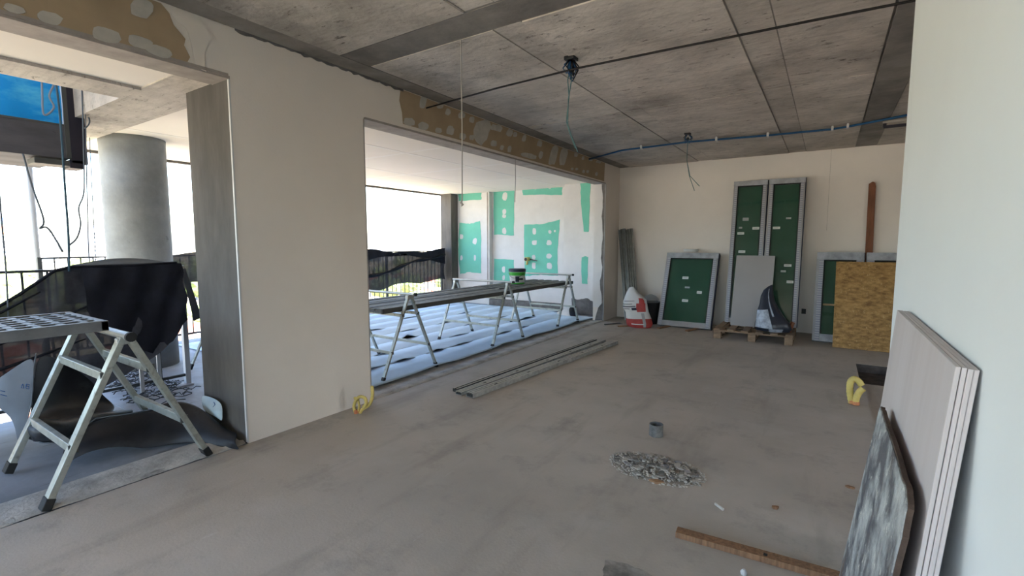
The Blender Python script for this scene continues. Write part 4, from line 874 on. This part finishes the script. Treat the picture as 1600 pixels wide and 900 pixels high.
# --- boards leaning on the right wall
def leaning(name, xt, th, h, y0, y1, lean, m, label, cat, group=None, bev=.001):
    ct = Vector((xt, 0, h)); cbm = Vector((xt-lean, 0, .003))
    return tag(MB().hexa([(cbm.x, y0, .003), (cbm.x+th, y0, .003), (cbm.x+th, y1, .003), (cbm.x, y1, .003)], [(ct.x, y0, h), (ct.x+th, y0, h), (ct.x+th, y1, h), (ct.x, y1, h)]).build(name, m, bevel=bev, loc=(cbm.x, (y0+y1)/2, 0)), label, cat, group)
labs = ['front pale beige board of the stack leaning on the right wall', 'second pale board of the stack on the right wall, just behind the front one', 'third pale board of the stack, second from the right wall', 'rearmost pale board of the stack, touching the right wall']
for i, x in enumerate((.2115, .2208, .2294, .2378)):
    leaning('pale_board', x, .0080, 1.170-.001*i, 1.195+.002*(i % 2), 2.115+.004*i, .088, M['board_pale'], labs[i], 'board', 'pale boards leaning on the right wall', .0015)
# spattered slab with uneven outline
sl = empty('spattered_board', (.08, 1.5, 0), 'rough weathered board caked with mortar, leaning in front of the pale boards', 'board')
def spt(y, z): 
    f_ = z/.9; return Vector((.055+.108*f_, y, z))
outl = [(1.86, .0), (1.872, .2), (1.878, .34), (1.866, .5), (1.860, .7), (1.853, .86), (1.845, .895), (1.80, .897), (1.6, .898), (1.35, .896), (1.24, .892), (1.198, .875), (1.186, .82), (1.180, .6), (1.19, .3), (1.18, 0)]
o2 = []
for i, q in enumerate(outl):
    n_ = outl[(i+1) % len(outl)]
    for t in range(4): o2.append((q[0]+(n_[0]-q[0])*t/4+random.uniform(-.003, .003), max(.002, q[1]+(n_[1]-q[1])*t/4+random.uniform(-.003, .003))))
MB().plate([spt(y, z) for y, z in o2], (.010, 0, -.002)).build('core', M['slab_edge'], sl)
MB().plate([spt(1.52+(y-1.52)*.992, .45+(z-.45)*.99+.0)+Vector((-.0025, 0, 0)) for y, z in o2], (.003, 0, 0)).build('caked_face', M['slab'], sl)

# ================================================================== CITY BELOW
ZG = -30
gr = MB().add([(-2500, -1500, ZG), (50, -1500, ZG), (50, 2500, ZG), (-2500, 2500, ZG)], [(0, 1, 2, 3)]).build('ground', M['city']); struct(gr)
rc = random.Random(11)
def tree_proto():
    t = empty('tree', (0, 0, 0), 'round-crowned green tree in the distant city below the balcony', 'tree', 'trees in the city below')
    s = MB()
    bm = bmesh.new(); bmesh.ops.create_icosphere(bm, subdivisions=3, radius=1)
    vs = []
    for v in bm.verts:
        k = 1+.16*sin(v.co.x*7+1)*cos(v.co.y*6)+.10*sin(v.co.z*11+v.co.x*9)+.06*rc.uniform(-1, 1)
        vs.append(Vector((v.co.x*5.2*k, v.co.y*5.2*k, 8+v.co.z*3.6*k)))
    s.add(vs, [tuple(v.index for v in f.verts) for f in bm.faces]); bm.free()
    s.build('crown', M['leaf'], t); MB().tube([(0, 0, 0), (.2, 0, 6)], [.4, .25], 7).build('trunk', M['trunk'], t)
    return t
tp = tree_proto(); nt_ = 0; SP = []
for r_, d_ in ((560, 10.3), (620, 8.2), (600, 16.0)): SP.append((-r_*cos(math.radians(d_)), r_*sin(math.radians(d_)), 1)); SP.append((SP[-1][0]+8, SP[-1][1]+8, 1)); SP.append((SP[-1][0]-16, SP[-1][1]-16, 1))
def polar(r, deg): a = math.radians(deg); return -r*cos(a), r*sin(a)
for k in range(150):
    for _t in range(60):
        r = 190+rc.random()**1.2*450; x, y = polar(r, rc.uniform(-14, 30) if k < 125 else rc.uniform(30, 56))
        if all((x-a)**2+(y-b)**2 > (19 if q_ else 17)**2 for a, b, q_ in SP): break
    else: continue
    SP.append((x, y, 0))
    if nt_ == 0: o = tp; o.location = (x, y, ZG)
    else: o = copy_tree(tp, (x, y, ZG))
    s_ = rc.uniform(.8, 1.7); o.scale = (s_, s_, s_*rc.uniform(.9, 1.2)); o.rotation_euler.z = rc.uniform(0, 6); nt_ += 1
def house(x, y, w_, d_, h_, rz, first=[None]):
    if first[0] is None:
        t = empty('house', (0, 0, 0), 'low house with a terracotta roof in the city below', 'house', 'houses in the city below')
        MB().box(-5, 5, -4, 4, 0, 4).build('wall', M['housewall'], t)
        MB().add([(-5.6, -4.6, 4), (5.6, -4.6, 4), (5.6, 4.6, 4), (-5.6, 4.6, 4), (-3.2, 0, 6.2), (3.2, 0, 6.2)], [(0, 1, 5, 4), (1, 2, 5), (2, 3, 4, 5), (3, 0, 4), (3, 2, 1, 0)]).build('roof', M['roof'], t)
        for q in (-3, 0, 3): MB().box(q-.6, q+.6, -4.05, -4, 1.2, 2.8).box(q-.6, q+.6, 4, 4.05, 1.2, 2.8).build('window', M['window_dark'], t)
        for q in (-2, 2): MB().box(5, 5.05, q-.6, q+.6, 1.2, 2.8).build('window', M['window_dark'], t)
        first[0] = t; o = t
    else: o = copy_tree(first[0])
    o.location = (x, y, ZG); o.rotation_euler.z = rz; o.scale = (w_, d_, h_)
for k in range(85):
    for _t in range(60):
        r = 78+rc.random()*330; x, y = polar(r, rc.uniform(-14, 56))
        if all((x-a)**2+(y-b)**2 > 18.5**2 for a, b, q_ in SP): break
    else: continue
    SP.append((x, y, 1)); house(x, y, rc.uniform(.9, 1.6), rc.uniform(.9, 1.6), rc.uniform(.9, 1.6), rc.uniform(0, 3))
def tower(r, deg, w_, h_, label, extra=None):
    x, y = polar(r, deg); t = empty('tower_block', (x, y, ZG), label, 'building')
    MB().box(x-w_/2, x+w_/2, y-w_/2, y+w_/2, ZG, ZG+h_).build('wall', M['towerwall'], t)
    nfl = int(h_/4)
    for f in range(2, nfl):
        z = ZG+f*4; MB().box(x+w_/2, x+w_/2+.15, y-w_*.42, y+w_*.42, z, z+1.5).build('window_band', M['window_dark'], t)
    MB().box(x-w_*.2, x+w_*.2, y-w_*.2, y+w_*.2, ZG+h_, ZG+h_+3).build('roof_box', M['towerwall'], t)
    if extra:
        MB().box(x+w_/2, x+w_/2+.4, y-w_*.5, y+w_*.5, ZG+h_*.88, ZG+h_*.98).build('blue_panel', M['towerblue'], t); MB().box(x+w_/2, x+w_/2+.4, y-w_*.5, y+w_*.3, ZG+h_*.74, ZG+h_*.86).build('orange_panel', M['towerorange'], t)
tower(560, 10.3, 22, 53, 'pale far tower with a blue and orange top, seen left of the hanging ropes', True)
tower(620, 8.2, 14, 50, 'slim far tower left of the blue and orange one')
tower(600, 16.0, 16, 45, 'grey far tower seen between the ropes and the round column')
tower(820, 12.2, 26, 44, 'broad pale far block between the blue and orange tower and the ropes')
tower(780, 47.6, 9, 50, 'slender far tower seen above the cloth through the wide opening')
tower(900, 41.5, 30, 36, 'low wide far block seen through the wide opening')
